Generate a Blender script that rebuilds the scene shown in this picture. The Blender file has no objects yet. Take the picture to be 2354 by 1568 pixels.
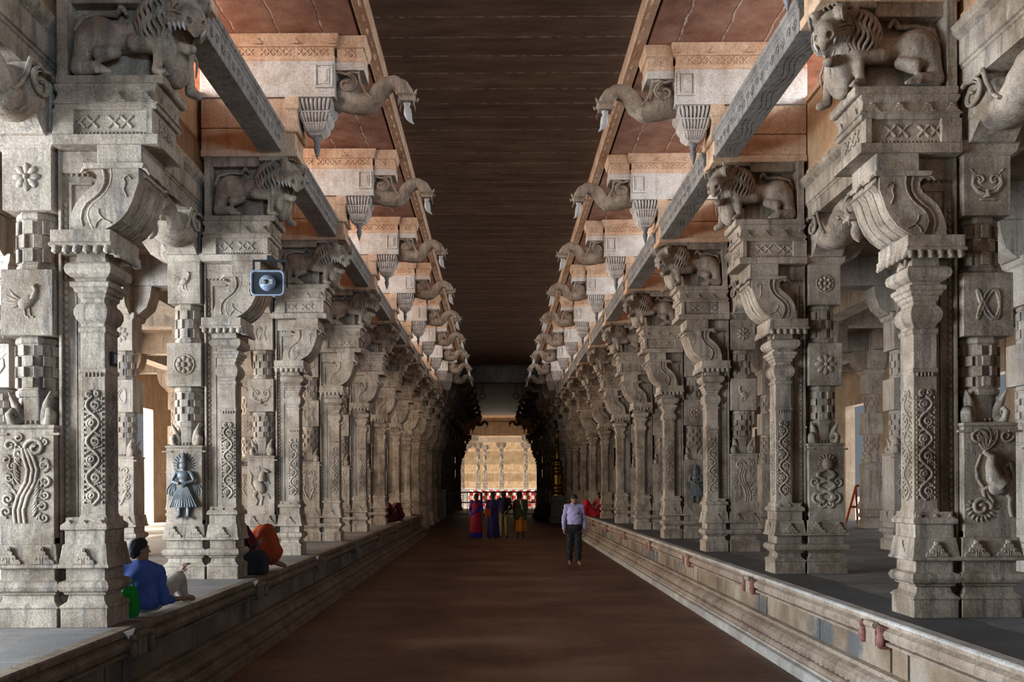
import bpy, bmesh, math, random
import numpy as np
from mathutils import Vector, Matrix

# ------------------------------------------------------------------ camera, sky, lights, exposure
sc = bpy.context.scene
COL = sc.collection
R = math.radians
CAMX, CAMZ, FPX = -0.125, 1.9, 2000.0
cd = bpy.data.cameras.new('camera')
cam = bpy.data.objects.new('camera', cd); COL.objects.link(cam)
cam.location = (CAMX, 0, CAMZ); cam.rotation_euler = (R(90), R(0.30), 0)
cd.sensor_width = 36; cd.lens = 36 * FPX / 2354
cd.shift_x = (1177 - 1143) / 2354; cd.shift_y = (1116 - 784) / 2354
cd.clip_start = .05; cd.clip_end = 400
sc.camera = cam
sc.view_settings.view_transform = 'Standard'
sc.view_settings.look = 'None'
sc.view_settings.gamma = 1
sc.view_settings.use_curve_mapping = False
sc.view_settings.exposure = -0.22
sc.cycles.use_denoising = True
sc.cycles.max_bounces = 6
sc.cycles.diffuse_bounces = 4
sc.cycles.glossy_bounces = 2
sc.cycles.sample_clamp_indirect = 6

w = bpy.data.worlds.new('sky'); sc.world = w; w.use_nodes = True
bg = w.node_tree.nodes['Background']
bg.inputs[0].default_value = (.80, .90, 1.0, 1); bg.inputs[1].default_value = .22

def lamp(name, kind, loc, target, energy, color, size=None, sizey=None, angle=None, spread=None):
    d = bpy.data.lights.new(name, kind); d.energy = energy; d.color = color
    o = bpy.data.objects.new(name, d); COL.objects.link(o); o.location = loc
    o.rotation_euler = (Vector(target) - Vector(loc)).to_track_quat('-Z', 'Y').to_euler()
    if kind == 'AREA':
        d.shape = 'RECTANGLE'; d.size = size; d.size_y = sizey
        if spread: d.spread = spread
    if angle is not None: d.angle = angle
    return o

lamp('sun', 'SUN', (-20, -20, 40), (-20 + 18, -20 + 3.2, 40 - 19), 16.0, (1, .93, .82), angle=R(1))
# daylight of the two high window bands and of the open sides of the aisles
lamp('clerestory_daylight', 'AREA', (9.0, 16.5, 7.9), (0, 16.5, 6.2), 12000, (.78, .89, 1.0), 42, 3.4)
lamp('clerestory_daylight', 'AREA', (-9.0, 16.5, 7.9), (0, 16.5, 6.2), 12000, (.95, .95, .97), 42, 3.4)
lamp('aisle_daylight', 'AREA', (-11.4, 4.6, 3.0), (3.3, 6, 2.6), 8200, (.66, .83, 1.0), 8.4, 4.2)
lamp('aisle_daylight', 'AREA', (-12.0, 20, 2.9), (0, 19, 2.7), 11000, (1.0, .89, .75), 21, 4.4)
lamp('aisle_daylight', 'AREA', (12.0, 24, 2.9), (0, 24, 2.7), 1500, (.85, .92, 1.0), 29, 4.4)
lamp('blue_rim_fill', 'AREA', (4.5, -6.5, 5.2), (-3.4, 9, 5.6), 110, (.40, .68, 1.0), 3.5, 2.5, spread=R(42))  # added fill lamp, puts blue rims on the left piers' upper nave faces

# ------------------------------------------------------------------ materials
def newmat(name):
    m = bpy.data.materials.new(name); m.use_nodes = True
    nt = m.node_tree; b = nt.nodes['Principled BSDF']
    return m, nt, b
def N(nt, t, **kw):
    n = nt.nodes.new(t)
    for k, v in kw.items():
        if k.startswith('i_'): n.inputs[k[2:].replace('_', ' ')].default_value = v
        else: setattr(n, k, v)
    return n
def ramp(nt, src, stops):
    r = nt.nodes.new('ShaderNodeValToRGB'); e = r.color_ramp.elements
    while len(e) < len(stops): e.new(.5)
    for el, (p, c) in zip(e, stops):
        el.position = p; el.color = (*c, 1) if len(c) == 3 else c
    nt.links.new(src, r.inputs[0]); return r
def mixc(nt, fac, a, b, mode='MIX'):
    m = nt.nodes.new('ShaderNodeMix'); m.data_type = 'RGBA'; m.blend_type = mode
    L = nt.links.new
    if isinstance(fac, (int, float)): m.inputs[0].default_value = fac
    else: L(fac, m.inputs[0])
    for s, v in ((m.inputs[6], a), (m.inputs[7], b)):
        if isinstance(v, tuple): s.default_value = (*v, 1)
        else: L(v, s)
    return m.outputs[2]
def scaled_pos(nt, s):
    g = nt.nodes.new('ShaderNodeNewGeometry'); mp = nt.nodes.new('ShaderNodeMapping')
    mp.inputs['Scale'].default_value = s
    nt.links.new(g.outputs['Position'], mp.inputs[0]); return mp.outputs[0]
def noise(nt, s=(1, 1, 1), scale=4, detail=6, rough=.6):
    n = nt.nodes.new('ShaderNodeTexNoise')
    n.inputs['Scale'].default_value = scale; n.inputs['Detail'].default_value = detail
    n.inputs['Roughness'].default_value = rough
    nt.links.new(scaled_pos(nt, s), n.inputs['Vector']); return n.outputs['Fac']
def math_n(nt, op, a, b=None, c=None):
    m = nt.nodes.new('ShaderNodeMath'); m.operation = op
    for i, v in enumerate((a, b, c)):
        if v is None: continue
        if isinstance(v, (int, float)): m.inputs[i].default_value = v
        else: nt.links.new(v, m.inputs[i])
    return m.outputs[0]
def bump(nt, b, h, strength=.4, dist=.02):
    n = nt.nodes.new('ShaderNodeBump'); n.inputs['Strength'].default_value = strength
    n.inputs['Distance'].default_value = dist
    nt.links.new(h, n.inputs['Height']); nt.links.new(n.outputs[0], b.inputs['Normal'])

def stone(name, c1, c2, stain, pale, rough=.85, streak=1.0, bstr=.65):
    """weathered granite: two tones in blotches, dark streaks running down, pale lime specks, rough grain"""
    m, nt, b = newmat(name)
    n1 = noise(nt, (1, 1, 1), 2.3, 8, .65)
    base = ramp(nt, n1, [(.36, c1), (.62, c2)]).outputs[0]
    n2 = noise(nt, (6, 6, .55), 2.2, 6, .6)
    sm = ramp(nt, n2, [(.50, (0, 0, 0)), (.72, (1, 1, 1))]).outputs[0]
    sm = math_n(nt, 'MULTIPLY', sm, .85 * streak)
    base = mixc(nt, sm, base, stain)
    n3 = noise(nt, (5, 5, 1.4), 3.1, 8, .7)
    pm = ramp(nt, n3, [(.58, (0, 0, 0)), (.74, (1, 1, 1))]).outputs[0]
    base = mixc(nt, math_n(nt, 'MULTIPLY', pm, .55), base, pale)
    n4 = noise(nt, (1, 1, 1), 55, 4, .75)
    base = mixc(nt, .5, base, ramp(nt, n4, [(.32, (.2, .2, .2)), (.62, (1.15, 1.15, 1.15))]).outputs[0], 'MULTIPLY')
    nt.links.new(base, b.inputs['Base Color'])
    b.inputs['Roughness'].default_value = rough
    b.inputs['Specular IOR Level'].default_value = .25
    hh = math_n(nt, 'ADD', math_n(nt, 'MULTIPLY', n4, .35), math_n(nt, 'MULTIPLY', noise(nt, (1, 1, 1), 14, 6, .6), .8))
    bump(nt, b, hh, bstr, .018)
    return m
def plain(name, c, rough=.8, metal=0, var=.25, scale=30):
    m, nt, b = newmat(name)
    n = noise(nt, (1, 1, 1), scale, 5)
    d = tuple(x * (1 - var) for x in c); l = tuple(min(1, x * (1 + var)) for x in c)
    nt.links.new(ramp(nt, n, [(.3, d), (.7, l)]).outputs[0], b.inputs['Base Color'])
    b.inputs['Roughness'].default_value = rough; b.inputs['Metallic'].default_value = metal
    b.inputs['Specular IOR Level'].default_value = .3
    return m

M = {}
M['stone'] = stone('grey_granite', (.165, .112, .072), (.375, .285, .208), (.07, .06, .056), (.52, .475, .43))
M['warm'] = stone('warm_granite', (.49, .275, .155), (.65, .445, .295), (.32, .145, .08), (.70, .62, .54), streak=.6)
M['wall'] = stone('ochre_wall', (.38, .19, .085), (.50, .29, .155), (.18, .09, .05), (.5, .38, .28), streak=.7)
M['beam'] = stone('beam_stone', (.20, .165, .14), (.30, .26, .225), (.08, .07, .065), (.42, .38, .33))
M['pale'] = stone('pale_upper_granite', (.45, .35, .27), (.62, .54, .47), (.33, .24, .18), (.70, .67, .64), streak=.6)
M['plinth'] = stone('plinth_stone', (.20, .13, .085), (.36, .27, .195), (.05, .042, .04), (.48, .40, .33), rough=.7, streak=.7)
def panel_mat(name, k=1.0):
    # plaster-like panels: ochre and cream blotches, spreading dark damp stains, thin pale runs
    m, nt, b = newmat(name)
    c = lambda *v: tuple(x * k for x in v)
    base = ramp(nt, noise(nt, (1, 1.2, 1), 1.7, 7, .6), [(.32, c(.12, .075, .043)), (.5, c(.22, .145, .085)), (.66, c(.31, .245, .18))]).outputs[0]
    st = ramp(nt, noise(nt, (1, 1.0, .8), 1.25, 7, .62), [(.52, (0, 0, 0)), (.60, (1, 1, 1))]).outputs[0]
    base = mixc(nt, math_n(nt, 'MULTIPLY', st, .85), base, c(.055, .058, .062))
    ru = ramp(nt, noise(nt, (7, 7, .5), 1.6, 5, .6), [(.62, (0, 0, 0)), (.70, (1, 1, 1))]).outputs[0]
    base = mixc(nt, math_n(nt, 'MULTIPLY', ru, .45), base, c(.55, .50, .44))
    n4 = noise(nt, (1, 1, 1), 60, 4, .75)
    base = mixc(nt, .5, base, ramp(nt, n4, [(.32, (.3, .3, .3)), (.62, (1.1, 1.1, 1.1))]).outputs[0], 'MULTIPLY')
    nt.links.new(base, b.inputs['Base Color']); b.inputs['Roughness'].default_value = .7
    bump(nt, b, n4, .3, .01)
    return m
M['panel'] = panel_mat('stained_panel'); M['panel_dark'] = panel_mat('stained_shaded_panel', .5)  # dark copy carries the left ledge's shade in its colour
M['plinth_dark'] = stone('greasy_shaded_plinth_stone', (.10, .065, .038), (.20, .145, .095), (.03, .025, .022), (.28, .22, .17), rough=.6)  # grease, with the left ledge's shade also put into the colour
M['aisle'] = stone('aisle_stone', (.28, .215, .16), (.44, .36, .29), (.14, .12, .11), (.55, .52, .48))
M['dark'] = stone('soot_stone', (.085, .075, .07), (.14, .125, .115), (.04, .038, .036), (.2, .185, .17))
def joints(nt, axis, period, width, wob=.02, phase=0.0):
    """1 on thin joint lines repeated along a world axis, slightly wavering"""
    g = nt.nodes.new('ShaderNodeNewGeometry'); s = nt.nodes.new('ShaderNodeSeparateXYZ')
    nt.links.new(g.outputs['Position'], s.inputs[0])
    v = math_n(nt, 'ADD', s.outputs[axis], math_n(nt, 'MULTIPLY', noise(nt, (1, 1, 1), 3, 4), wob))
    f = math_n(nt, 'FRACT', math_n(nt, 'DIVIDE', math_n(nt, 'ADD', v, phase + 200 * period), period))
    return math_n(nt, 'LESS_THAN', f, width / period), s

def ceiling_mat():
    m, nt, b = newmat('dark_ceiling_slabs')
    n1 = noise(nt, (.6, 3, 1), 1.6, 8, .7)
    base = ramp(nt, n1, [(.3, (.085, .05, .033)), (.5, (.18, .112, .075)), (.72, (.27, .185, .125))]).outputs[0]
    g = nt.nodes.new('ShaderNodeNewGeometry'); s = nt.nodes.new('ShaderNodeSeparateXYZ')
    nt.links.new(g.outputs['Position'], s.inputs[0])
    sl = math_n(nt, 'FLOOR', math_n(nt, 'DIVIDE', s.outputs[1], .47))
    wn = nt.nodes.new('ShaderNodeTexWhiteNoise'); wn.noise_dimensions = '1D'
    nt.links.new(sl, wn.inputs['W'])
    base = mixc(nt, .55, base, ramp(nt, wn.outputs[0], [(0, (.45, .45, .45)), (1, (1.0, .95, .9))]).outputs[0], 'MULTIPLY')
    j, _ = joints(nt, 1, .47, .03, .03)
    br = ramp(nt, noise(nt, (3, 3, 3), 3, 5), [(.42, (0, 0, 0)), (.62, (1, 1, 1))]).outputs[0]
    base = mixc(nt, math_n(nt, 'MULTIPLY', j, br), base, (.42, .34, .28))
    nt.links.new(base, b.inputs['Base Color']); b.inputs['Roughness'].default_value = .8
    bump(nt, b, n1, .5, .03)
    return m
M['ceiling'] = ceiling_mat()
def red_mat():
    m, nt, b = newmat('red_ceiling_slabs')
    n1 = noise(nt, (1, 1, 1), 2.0, 8, .68); n2 = noise(nt, (1, 1, 1), 45, 5, .75)
    base = ramp(nt, n1, [(.32, (.20, .085, .05)), (.5, (.36, .18, .115)), (.68, (.50, .31, .23))]).outputs[0]
    base = mixc(nt, .5, base, ramp(nt, n2, [(.3, (.4, .4, .4)), (.65, (1.1, 1.1, 1.1))]).outputs[0], 'MULTIPLY')
    j, _ = joints(nt, 0, .53, .035, .10); k, _ = joints(nt, 0, .53, .010, .10)
    br = ramp(nt, noise(nt, (3, 3, 3), 2.5, 5), [(.40, (0, 0, 0)), (.60, (1, 1, 1))]).outputs[0]
    base = mixc(nt, math_n(nt, 'MULTIPLY', j, br), base, (.62, .50, .43)); base = mixc(nt, k, base, (.09, .045, .03))
    nt.links.new(base, b.inputs['Base Color']); b.inputs['Roughness'].default_value = .85
    bump(nt, b, n1, .5, .03)
    return m
M['red'] = red_mat()

def floor_mat():
    m, nt, b = newmat('brown_flagstones')
    n1 = noise(nt, (1, 1.6, 1), .55, 8, .62)
    n2 = noise(nt, (1, 3.5, 1), 7, 8, .7)
    base = ramp(nt, n1, [(.30, (.055, .020, .009)), (.50, (.118, .048, .021)), (.70, (.20, .105, .06))]).outputs[0]
    base = mixc(nt, .6, base, ramp(nt, n2, [(.3, (.45, .42, .4)), (.7, (1, 1, 1))]).outputs[0], 'MULTIPLY')
    br = nt.nodes.new('ShaderNodeTexBrick'); br.inputs['Scale'].default_value = 1
    br.inputs['Brick Width'].default_value = 1.25; br.inputs['Row Height'].default_value = .82
    br.inputs['Mortar Size'].default_value = .006; br.inputs['Mortar Smooth'].default_value = .3
    br.inputs[1].default_value = (1, 1, 1, 1); br.inputs[2].default_value = (.84, .84, .84, 1); br.inputs[3].default_value = (1.5, 1.4, 1.3, 1)
    nt.links.new(scaled_pos(nt, (1, 1, 1)), br.inputs['Vector'])
    base = mixc(nt, .55, base, br.outputs[0], 'MULTIPLY')
    nt.links.new(base, b.inputs['Base Color'])
    b.inputs['Specular IOR Level'].default_value = .35
    nt.links.new(ramp(nt, n2, [(.3, (.42, .42, .42)), (.7, (.68, .68, .68))]).outputs[0], b.inputs['Roughness'])
    bump(nt, b, n2, .12, .01)
    return m
M['floor'] = floor_mat()
M['court'] = plain('court_paving', (.62, .60, .56), .9)
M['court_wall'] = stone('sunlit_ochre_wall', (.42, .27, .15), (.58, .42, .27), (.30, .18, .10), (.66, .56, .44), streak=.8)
M['white_stone'] = plain('white_stone_finial', (.42, .385, .35), .6, var=.15)
M['grey_spike'] = plain('grey_spike', (.16, .15, .145), .6)
M['teeth'] = plain('stone_fang', (.34, .30, .27), .7, var=.2)
M['terracotta'] = plain('red_ochre_paint', (.17, .065, .05), .8, var=.55, scale=18)
M['whitish'] = plain('lit_patch_white', (.75, .75, .74), .9, var=.1)  # white for the lit spots on the left ledge, light put into colour
M['skin'] = plain('brown_skin', (.17, .085, .05), .55, var=.12)
M['skin_pale'] = plain('lighter_brown_skin', (.27, .14, .085), .55, var=.12)
M['hair'] = plain('black_hair', (.006, .005, .005), .7, var=.3)
M['gold'] = plain('gilded_brass', (.30, .15, .02), .38, 1, .3)
M['steel'] = plain('painted_steel', (.30, .29, .28), .45, .6)
M['white_paint'] = plain('white_paint', (.72, .70, .68), .5, var=.1)
M['black'] = plain('black_paint', (.012, .012, .014), .45)
M['cone'] = plain('black_horn_inside', (.010, .010, .012), .6)
M['grey_plastic'] = plain('grey_plastic', (.20, .205, .215), .45, var=.1)
M['blue_plastic'] = plain('blue_grey_plastic', (.17, .19, .23), .4, var=.1)
M['bronze'] = plain('oiled_dark_granite', (.085, .08, .075), .45, var=.4)

def cloth(name, c, fold=22, rough=.85):
    m, nt, b = newmat(name)
    n = noise(nt, (1, 1, .25), fold, 3)
    nt.links.new(ramp(nt, n, [(.25, tuple(x * .8 for x in c)), (.75, tuple(min(1, x * 1.12) for x in c))]).outputs[0], b.inputs['Base Color'])
    b.inputs['Roughness'].default_value = rough; b.inputs['Specular IOR Level'].default_value = .15
    bump(nt, b, n, .35, .012)
    return m
for k, c in dict(blue_shirt=(.06, .10, .30), cream=(.45, .38, .30), green=(.01, .22, .02), red_sari=(.30, .015, .03),
                 orange_red=(.36, .05, .012), maroon=(.10, .012, .018), royal=(.03, .03, .34), navy=(.022, .02, .035),
                 indigo=(.035, .025, .11), purple=(.08, .03, .22), khaki=(.30, .22, .10), orange=(.50, .17, .02),
                 olive=(.07, .075, .025), lilac=(.42, .36, .56), charcoal=(.022, .019, .020), pink=(.42, .09, .07),
                 scarlet=(.55, .02, .03), dark_green=(.01, .035, .025), grey_cloth=(.03, .03, .032), white_cloth=(.6, .58, .55)).items():
    M[k] = cloth(k + '_cloth', tuple(.72 * x for x in c))

# ------------------------------------------------------------------ mesh helpers
class MB:
    """collects shapes into one mesh"""
    def __init__(s): s.v = []; s.f = []; s.sm = []; s.mi = []; s.cur = 0
    def add(s, vs, fs, smooth=False):
        o = len(s.v); s.v += [tuple(map(float, p)) for p in vs]
        s.f += [tuple(int(i) + o for i in q) for q in fs]
        s.sm += [smooth] * len(fs); s.mi += [s.cur] * len(fs)
    def box(s, x0, x1, y0, y1, z0, z1):
        s.add([(x0, y0, z0), (x1, y0, z0), (x1, y1, z0), (x0, y1, z0), (x0, y0, z1), (x1, y0, z1), (x1, y1, z1), (x0, y1, z1)],
              [(0, 3, 2, 1), (4, 5, 6, 7), (0, 1, 5, 4), (1, 2, 6, 5), (2, 3, 7, 6), (3, 0, 4, 7)])
    def loft(s, rings, smooth=False, caps=True):
        n = len(rings[0]); vs = [p for r in rings for p in r]; fs = []
        for i in range(len(rings) - 1):
            for j in range(n):
                k = (j + 1) % n
                fs.append((i * n + j, i * n + k, (i + 1) * n + k, (i + 1) * n + j))
        s.add(vs, fs, smooth)
        if caps:
            s.add(rings[0], [tuple(range(n - 1, -1, -1))]); s.add(rings[-1], [tuple(range(n))])
    def rect(s, x0, x1, y0, y1, prof):
        """stack of rectangles: prof = [(z, outward offset)]"""
        s.loft([[(x0 - o, y0 - o, z), (x1 + o, y0 - o, z), (x1 + o, y1 + o, z), (x0 - o, y1 + o, z)] for z, o in prof])
    def lathe(s, cx, cy, prof, n=16, smooth=True, rot=0.0, sx=1, sy=1):
        s.loft([[(cx + sx * r * math.cos(rot + 2 * math.pi * j / n), cy + sy * r * math.sin(rot + 2 * math.pi * j / n), z) for j in range(n)] for z, r in prof], smooth)
    def prism(s, pts, y0, y1, axes='xz', smooth=False):
        """outline pts (a, b) extruded from y0 to y1 along the remaining axis"""
        def P(a, b, c): return {'xz': (a, c, b), 'yz': (c, a, b), 'xy': (a, b, c)}[axes]
        n = len(pts)
        ar = sum(pts[i][0] * pts[(i + 1) % n][1] - pts[(i + 1) % n][0] * pts[i][1] for i in range(n))
        if (ar > 0) != (axes != 'xz'): pts = pts[::-1]
        s.loft([[P(a, b, y0) for a, b in pts], [P(a, b, y1) for a, b in pts]], smooth)
    def tube(s, pts, r, n=6, flat=1.0, smooth=True, closed=False):
        """tube along 3d points; r number or list; flat squeezes it along y"""
        pts = [Vector(p) for p in pts]; m = len(pts)
        rs = r if isinstance(r, (list, tuple)) else [r] * m
        if len(rs) != m:
            rs = list(np.interp(np.linspace(0, 1, m), np.linspace(0, 1, len(rs)), rs))
        up = None; rings = []
        for i in range(m):
            t = (pts[min(i + 1, m - 1)] - pts[max(i - 1, 0)])
            t = t.normalized() if t.length > 1e-9 else Vector((0, 0, 1))
            if up is None: up = Vector((0, 1, 0)) if abs(t.y) < .9 else Vector((1, 0, 0))
            a = t.cross(up).normalized(); up = a.cross(t).normalized()
            ring = []
            for j in range(n):
                q = 2 * math.pi * j / n
                d = a * (math.cos(q) * rs[i]) + up * (math.sin(q) * rs[i]); d.y *= flat
                ring.append(pts[i] + d)
            rings.append(ring)
        s.loft(rings, smooth)
    def ball(s, c, r, n=10, m=7, rot=None):
        rr = (r, r, r) if isinstance(r, (int, float)) else r
        rings = []
        for i in range(m + 1):
            th = math.pi * (i + .02) / (m + .04)
            ring = []
            for j in range(n):
                p = Vector((rr[0] * math.sin(th) * math.cos(2 * math.pi * j / n), rr[1] * math.sin(th) * math.sin(2 * math.pi * j / n), -rr[2] * math.cos(th)))
                if rot: p = rot @ p
                ring.append(Vector(c) + p)
            rings.append(ring)
        s.loft(rings, True)
    def mesh(s, v, f, smooth=True): s.add(v, f, smooth)
    def xform(s, mat, start=0):
        for i in range(start, len(s.v)): s.v[i] = tuple(mat @ Vector(s.v[i]))
    def data(s, name, mats, origin=(0, 0, 0), bevel=0):
        me = bpy.data.meshes.new(name)
        o = np.array(origin)
        me.from_pydata([tuple(np.array(p) - o) for p in s.v], [], s.f)
        me.polygons.foreach_set('use_smooth', s.sm)
        for m in (mats if isinstance(mats, (list, tuple)) else [mats]): me.materials.append(m)
        me.polygons.foreach_set('material_index', s.mi)
        if bevel:
            bm = bmesh.new(); bm.from_mesh(me)
            es = [e for e in bm.edges if len(e.link_faces) == 2 and e.calc_face_angle(0) > .6 and not (e.link_faces[0].smooth and e.link_faces[1].smooth) and e.calc_length() > bevel * 3]
            bmesh.ops.bevel(bm, geom=es, offset=bevel, segments=1, affect='EDGES', clamp_overlap=True)
            bm.to_mesh(me); bm.free()
        me.update(); return me
    def build(s, name, mats, parent=None, origin=(0, 0, 0), bevel=0):
        o = bpy.data.objects.new(name, s.data(name, mats, origin, bevel)); COL.objects.link(o)
        if parent: o.parent = parent
        return o

def tag(o, label=None, cat=None, group=None, kind=None):
    for k, v in (('label', label), ('category', cat), ('group', group), ('kind', kind)):
        if v: o[k] = v
    return o
def empty(name, loc, rz=0, scale=(1, 1, 1)):
    o = bpy.data.objects.new(name, None); COL.objects.link(o)
    o.location = loc; o.rotation_euler = (0, 0, rz); o.scale = scale; o.empty_display_size = .1
    return o
KIDS = {}
def copy_tree(o, parent=None):
    c = o.copy(); COL.objects.link(c)
    if parent: c.parent = parent
    for ch in list(o.children): copy_tree(ch, c)
    return c
def inst(src, name, parent, loc=(0, 0, 0), rz=0, scale=(1, 1, 1)):
    """another object on the same mesh data"""
    o = bpy.data.objects.new(name, src if isinstance(src, bpy.types.Mesh) else src.data); COL.objects.link(o)
    o.parent = parent; o.location = loc; o.rotation_euler = (0, 0, rz); o.scale = scale
    return o

# ------------------------------------------------------------------ smooth sculpting: distance field to mesh
def cap(a, b, ra, rb=None, k=.03, neg=False): return ('cap', np.array(a, float), np.array(b, float), ra, ra if rb is None else rb, k, neg)
def ell(c, r, k=.03, neg=False, rot=None): return ('ell', np.array(c, float), np.array(r, float), rot, None, k, neg)
def rmat(ax, deg): return np.array(Matrix.Rotation(R(deg), 3, ax))
def sdf(prims, vox, clips=(), grow=0.0):
    """smooth union of capsules and ellipsoids, clipped by half-spaces n.p < d, as (verts, quads)"""
    lo = np.full(3, 1e9); hi = -lo
    for p in prims:
        if p[6]: continue
        if p[0] == 'cap':
            r = max(p[3], p[4]) + grow; l = np.minimum(p[1], p[2]) - r; h = np.maximum(p[1], p[2]) + r
        else:
            r = p[2].max() + grow; l = p[1] - r; h = p[1] + r
        lo = np.minimum(lo, l); hi = np.maximum(hi, h)
    lo -= vox * 3; hi += vox * 3
    n = np.ceil((hi - lo) / vox).astype(int) + 1
    ax = [lo[i] + vox * np.arange(n[i]) for i in range(3)]
    F = np.full(n, 1.0, np.float32)
    for p in prims:
        k = p[5]
        r = (max(p[3], p[4]) if p[0] == 'cap' else p[2].max()) + grow + k * 1.5 + vox * 2
        a, b = (p[1], p[2]) if p[0] == 'cap' else (p[1], p[1])
        i0 = np.maximum(((np.minimum(a, b) - r - lo) / vox).astype(int), 0)
        i1 = np.minimum(((np.maximum(a, b) + r - lo) / vox).astype(int) + 2, n)
        if (i1 <= i0).any(): continue
        X, Y, Z = np.meshgrid(ax[0][i0[0]:i1[0]], ax[1][i0[1]:i1[1]], ax[2][i0[2]:i1[2]], indexing='ij', sparse=True)
        if p[0] == 'cap':
            d = b - a; L = max(float(d @ d), 1e-9)
            t = np.clip(((X - a[0]) * d[0] + (Y - a[1]) * d[1] + (Z - a[2]) * d[2]) / L, 0, 1)
            D = np.sqrt((X - a[0] - t * d[0]) ** 2 + (Y - a[1] - t * d[1]) ** 2 + (Z - a[2] - t * d[2]) ** 2) - (p[3] + t * (p[4] - p[3]))
        else:
            x, y, z = X - a[0], Y - a[1], Z - a[2]
            if p[3] is not None:
                q = p[3]
                x, y, z = q[0, 0] * x + q[1, 0] * y + q[2, 0] * z, q[0, 1] * x + q[1, 1] * y + q[2, 1] * z, q[0, 2] * x + q[1, 2] * y + q[2, 2] * z
            rr = p[2]
            k0 = np.sqrt((x / rr[0]) ** 2 + (y / rr[1]) ** 2 + (z / rr[2]) ** 2)
            k1 = np.sqrt((x / rr[0] ** 2) ** 2 + (y / rr[1] ** 2) ** 2 + (z / rr[2] ** 2) ** 2) + 1e-9
            D = k0 * (k0 - 1) / k1
        D = (D - grow).astype(np.float32)
        sl = (slice(i0[0], i1[0]), slice(i0[1], i1[1]), slice(i0[2], i1[2])); S = F[sl]
        if p[6]:
            h = np.maximum(k - np.abs(S + D), 0) / k
            F[sl] = np.maximum(S, -D) + h * h * k * .25
        else:
            h = np.maximum(k - np.abs(S - D), 0) / k
            F[sl] = np.minimum(S, D) - h * h * k * .25
    if clips:
        X, Y, Z = np.meshgrid(*ax, indexing='ij', sparse=True)
        for nx, ny, nz, d in clips: F = np.maximum(F, (nx * X + ny * Y + nz * Z - d).astype(np.float32))
    F[0] = F[-1] = 1; F[:, 0] = F[:, -1] = 1; F[:, :, 0] = F[:, :, -1] = 1
    I = F < 0
    c = [slice(None, -1), slice(1, None)]
    cnt = sum(I[c[i], c[j], c[k]].astype(np.int8) for i in (0, 1) for j in (0, 1) for k in (0, 1))
    cells = np.argwhere((cnt > 0) & (cnt < 8))
    idx = np.full(cnt.shape, -1, np.int64); idx[tuple(cells.T)] = np.arange(len(cells))
    acc = np.zeros((len(cells), 3)); num = np.zeros(len(cells))
    for axis in range(3):
        for u in (0, 1):
            for v in (0, 1):
                o = [0, 0, 0]; ot = [i for i in range(3) if i != axis]; o[ot[0]] = u; o[ot[1]] = v
                A = cells + o; Bc = A.copy(); Bc[:, axis] += 1
                fa = F[tuple(A.T)]; fb = F[tuple(Bc.T)]; m = (fa < 0) != (fb < 0)
                t = np.where(m, fa / np.where(m, fa - fb, 1), 0)
                pt = A.astype(float); pt[:, axis] += t
                acc[m] += pt[m]; num[m] += 1
    V = lo + vox * acc / num[:, None]
    Q = []
    for axis in range(3):
        s0 = [slice(None)] * 3; s1 = [slice(None)] * 3; s0[axis] = slice(None, -1); s1[axis] = slice(1, None)
        a = I[tuple(s0)]; b = I[tuple(s1)]
        e = np.argwhere(a != b); inside = a[tuple(e.T)]
        ot = [(axis + 1) % 3, (axis + 2) % 3]
        ids = []
        for u, v in ((0, 0), (-1, 0), (-1, -1), (0, -1)):
            q = e.copy(); q[:, ot[0]] += u; q[:, ot[1]] += v
            ids.append(idx[tuple(q.T)])
        q = np.stack(ids, 1); q[~inside] = q[~inside][:, ::-1]
        Q.append(q)
    Q = np.concatenate(Q); Q = Q[(Q >= 0).all(1)]
    return V.tolist(), Q.tolist()
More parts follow.
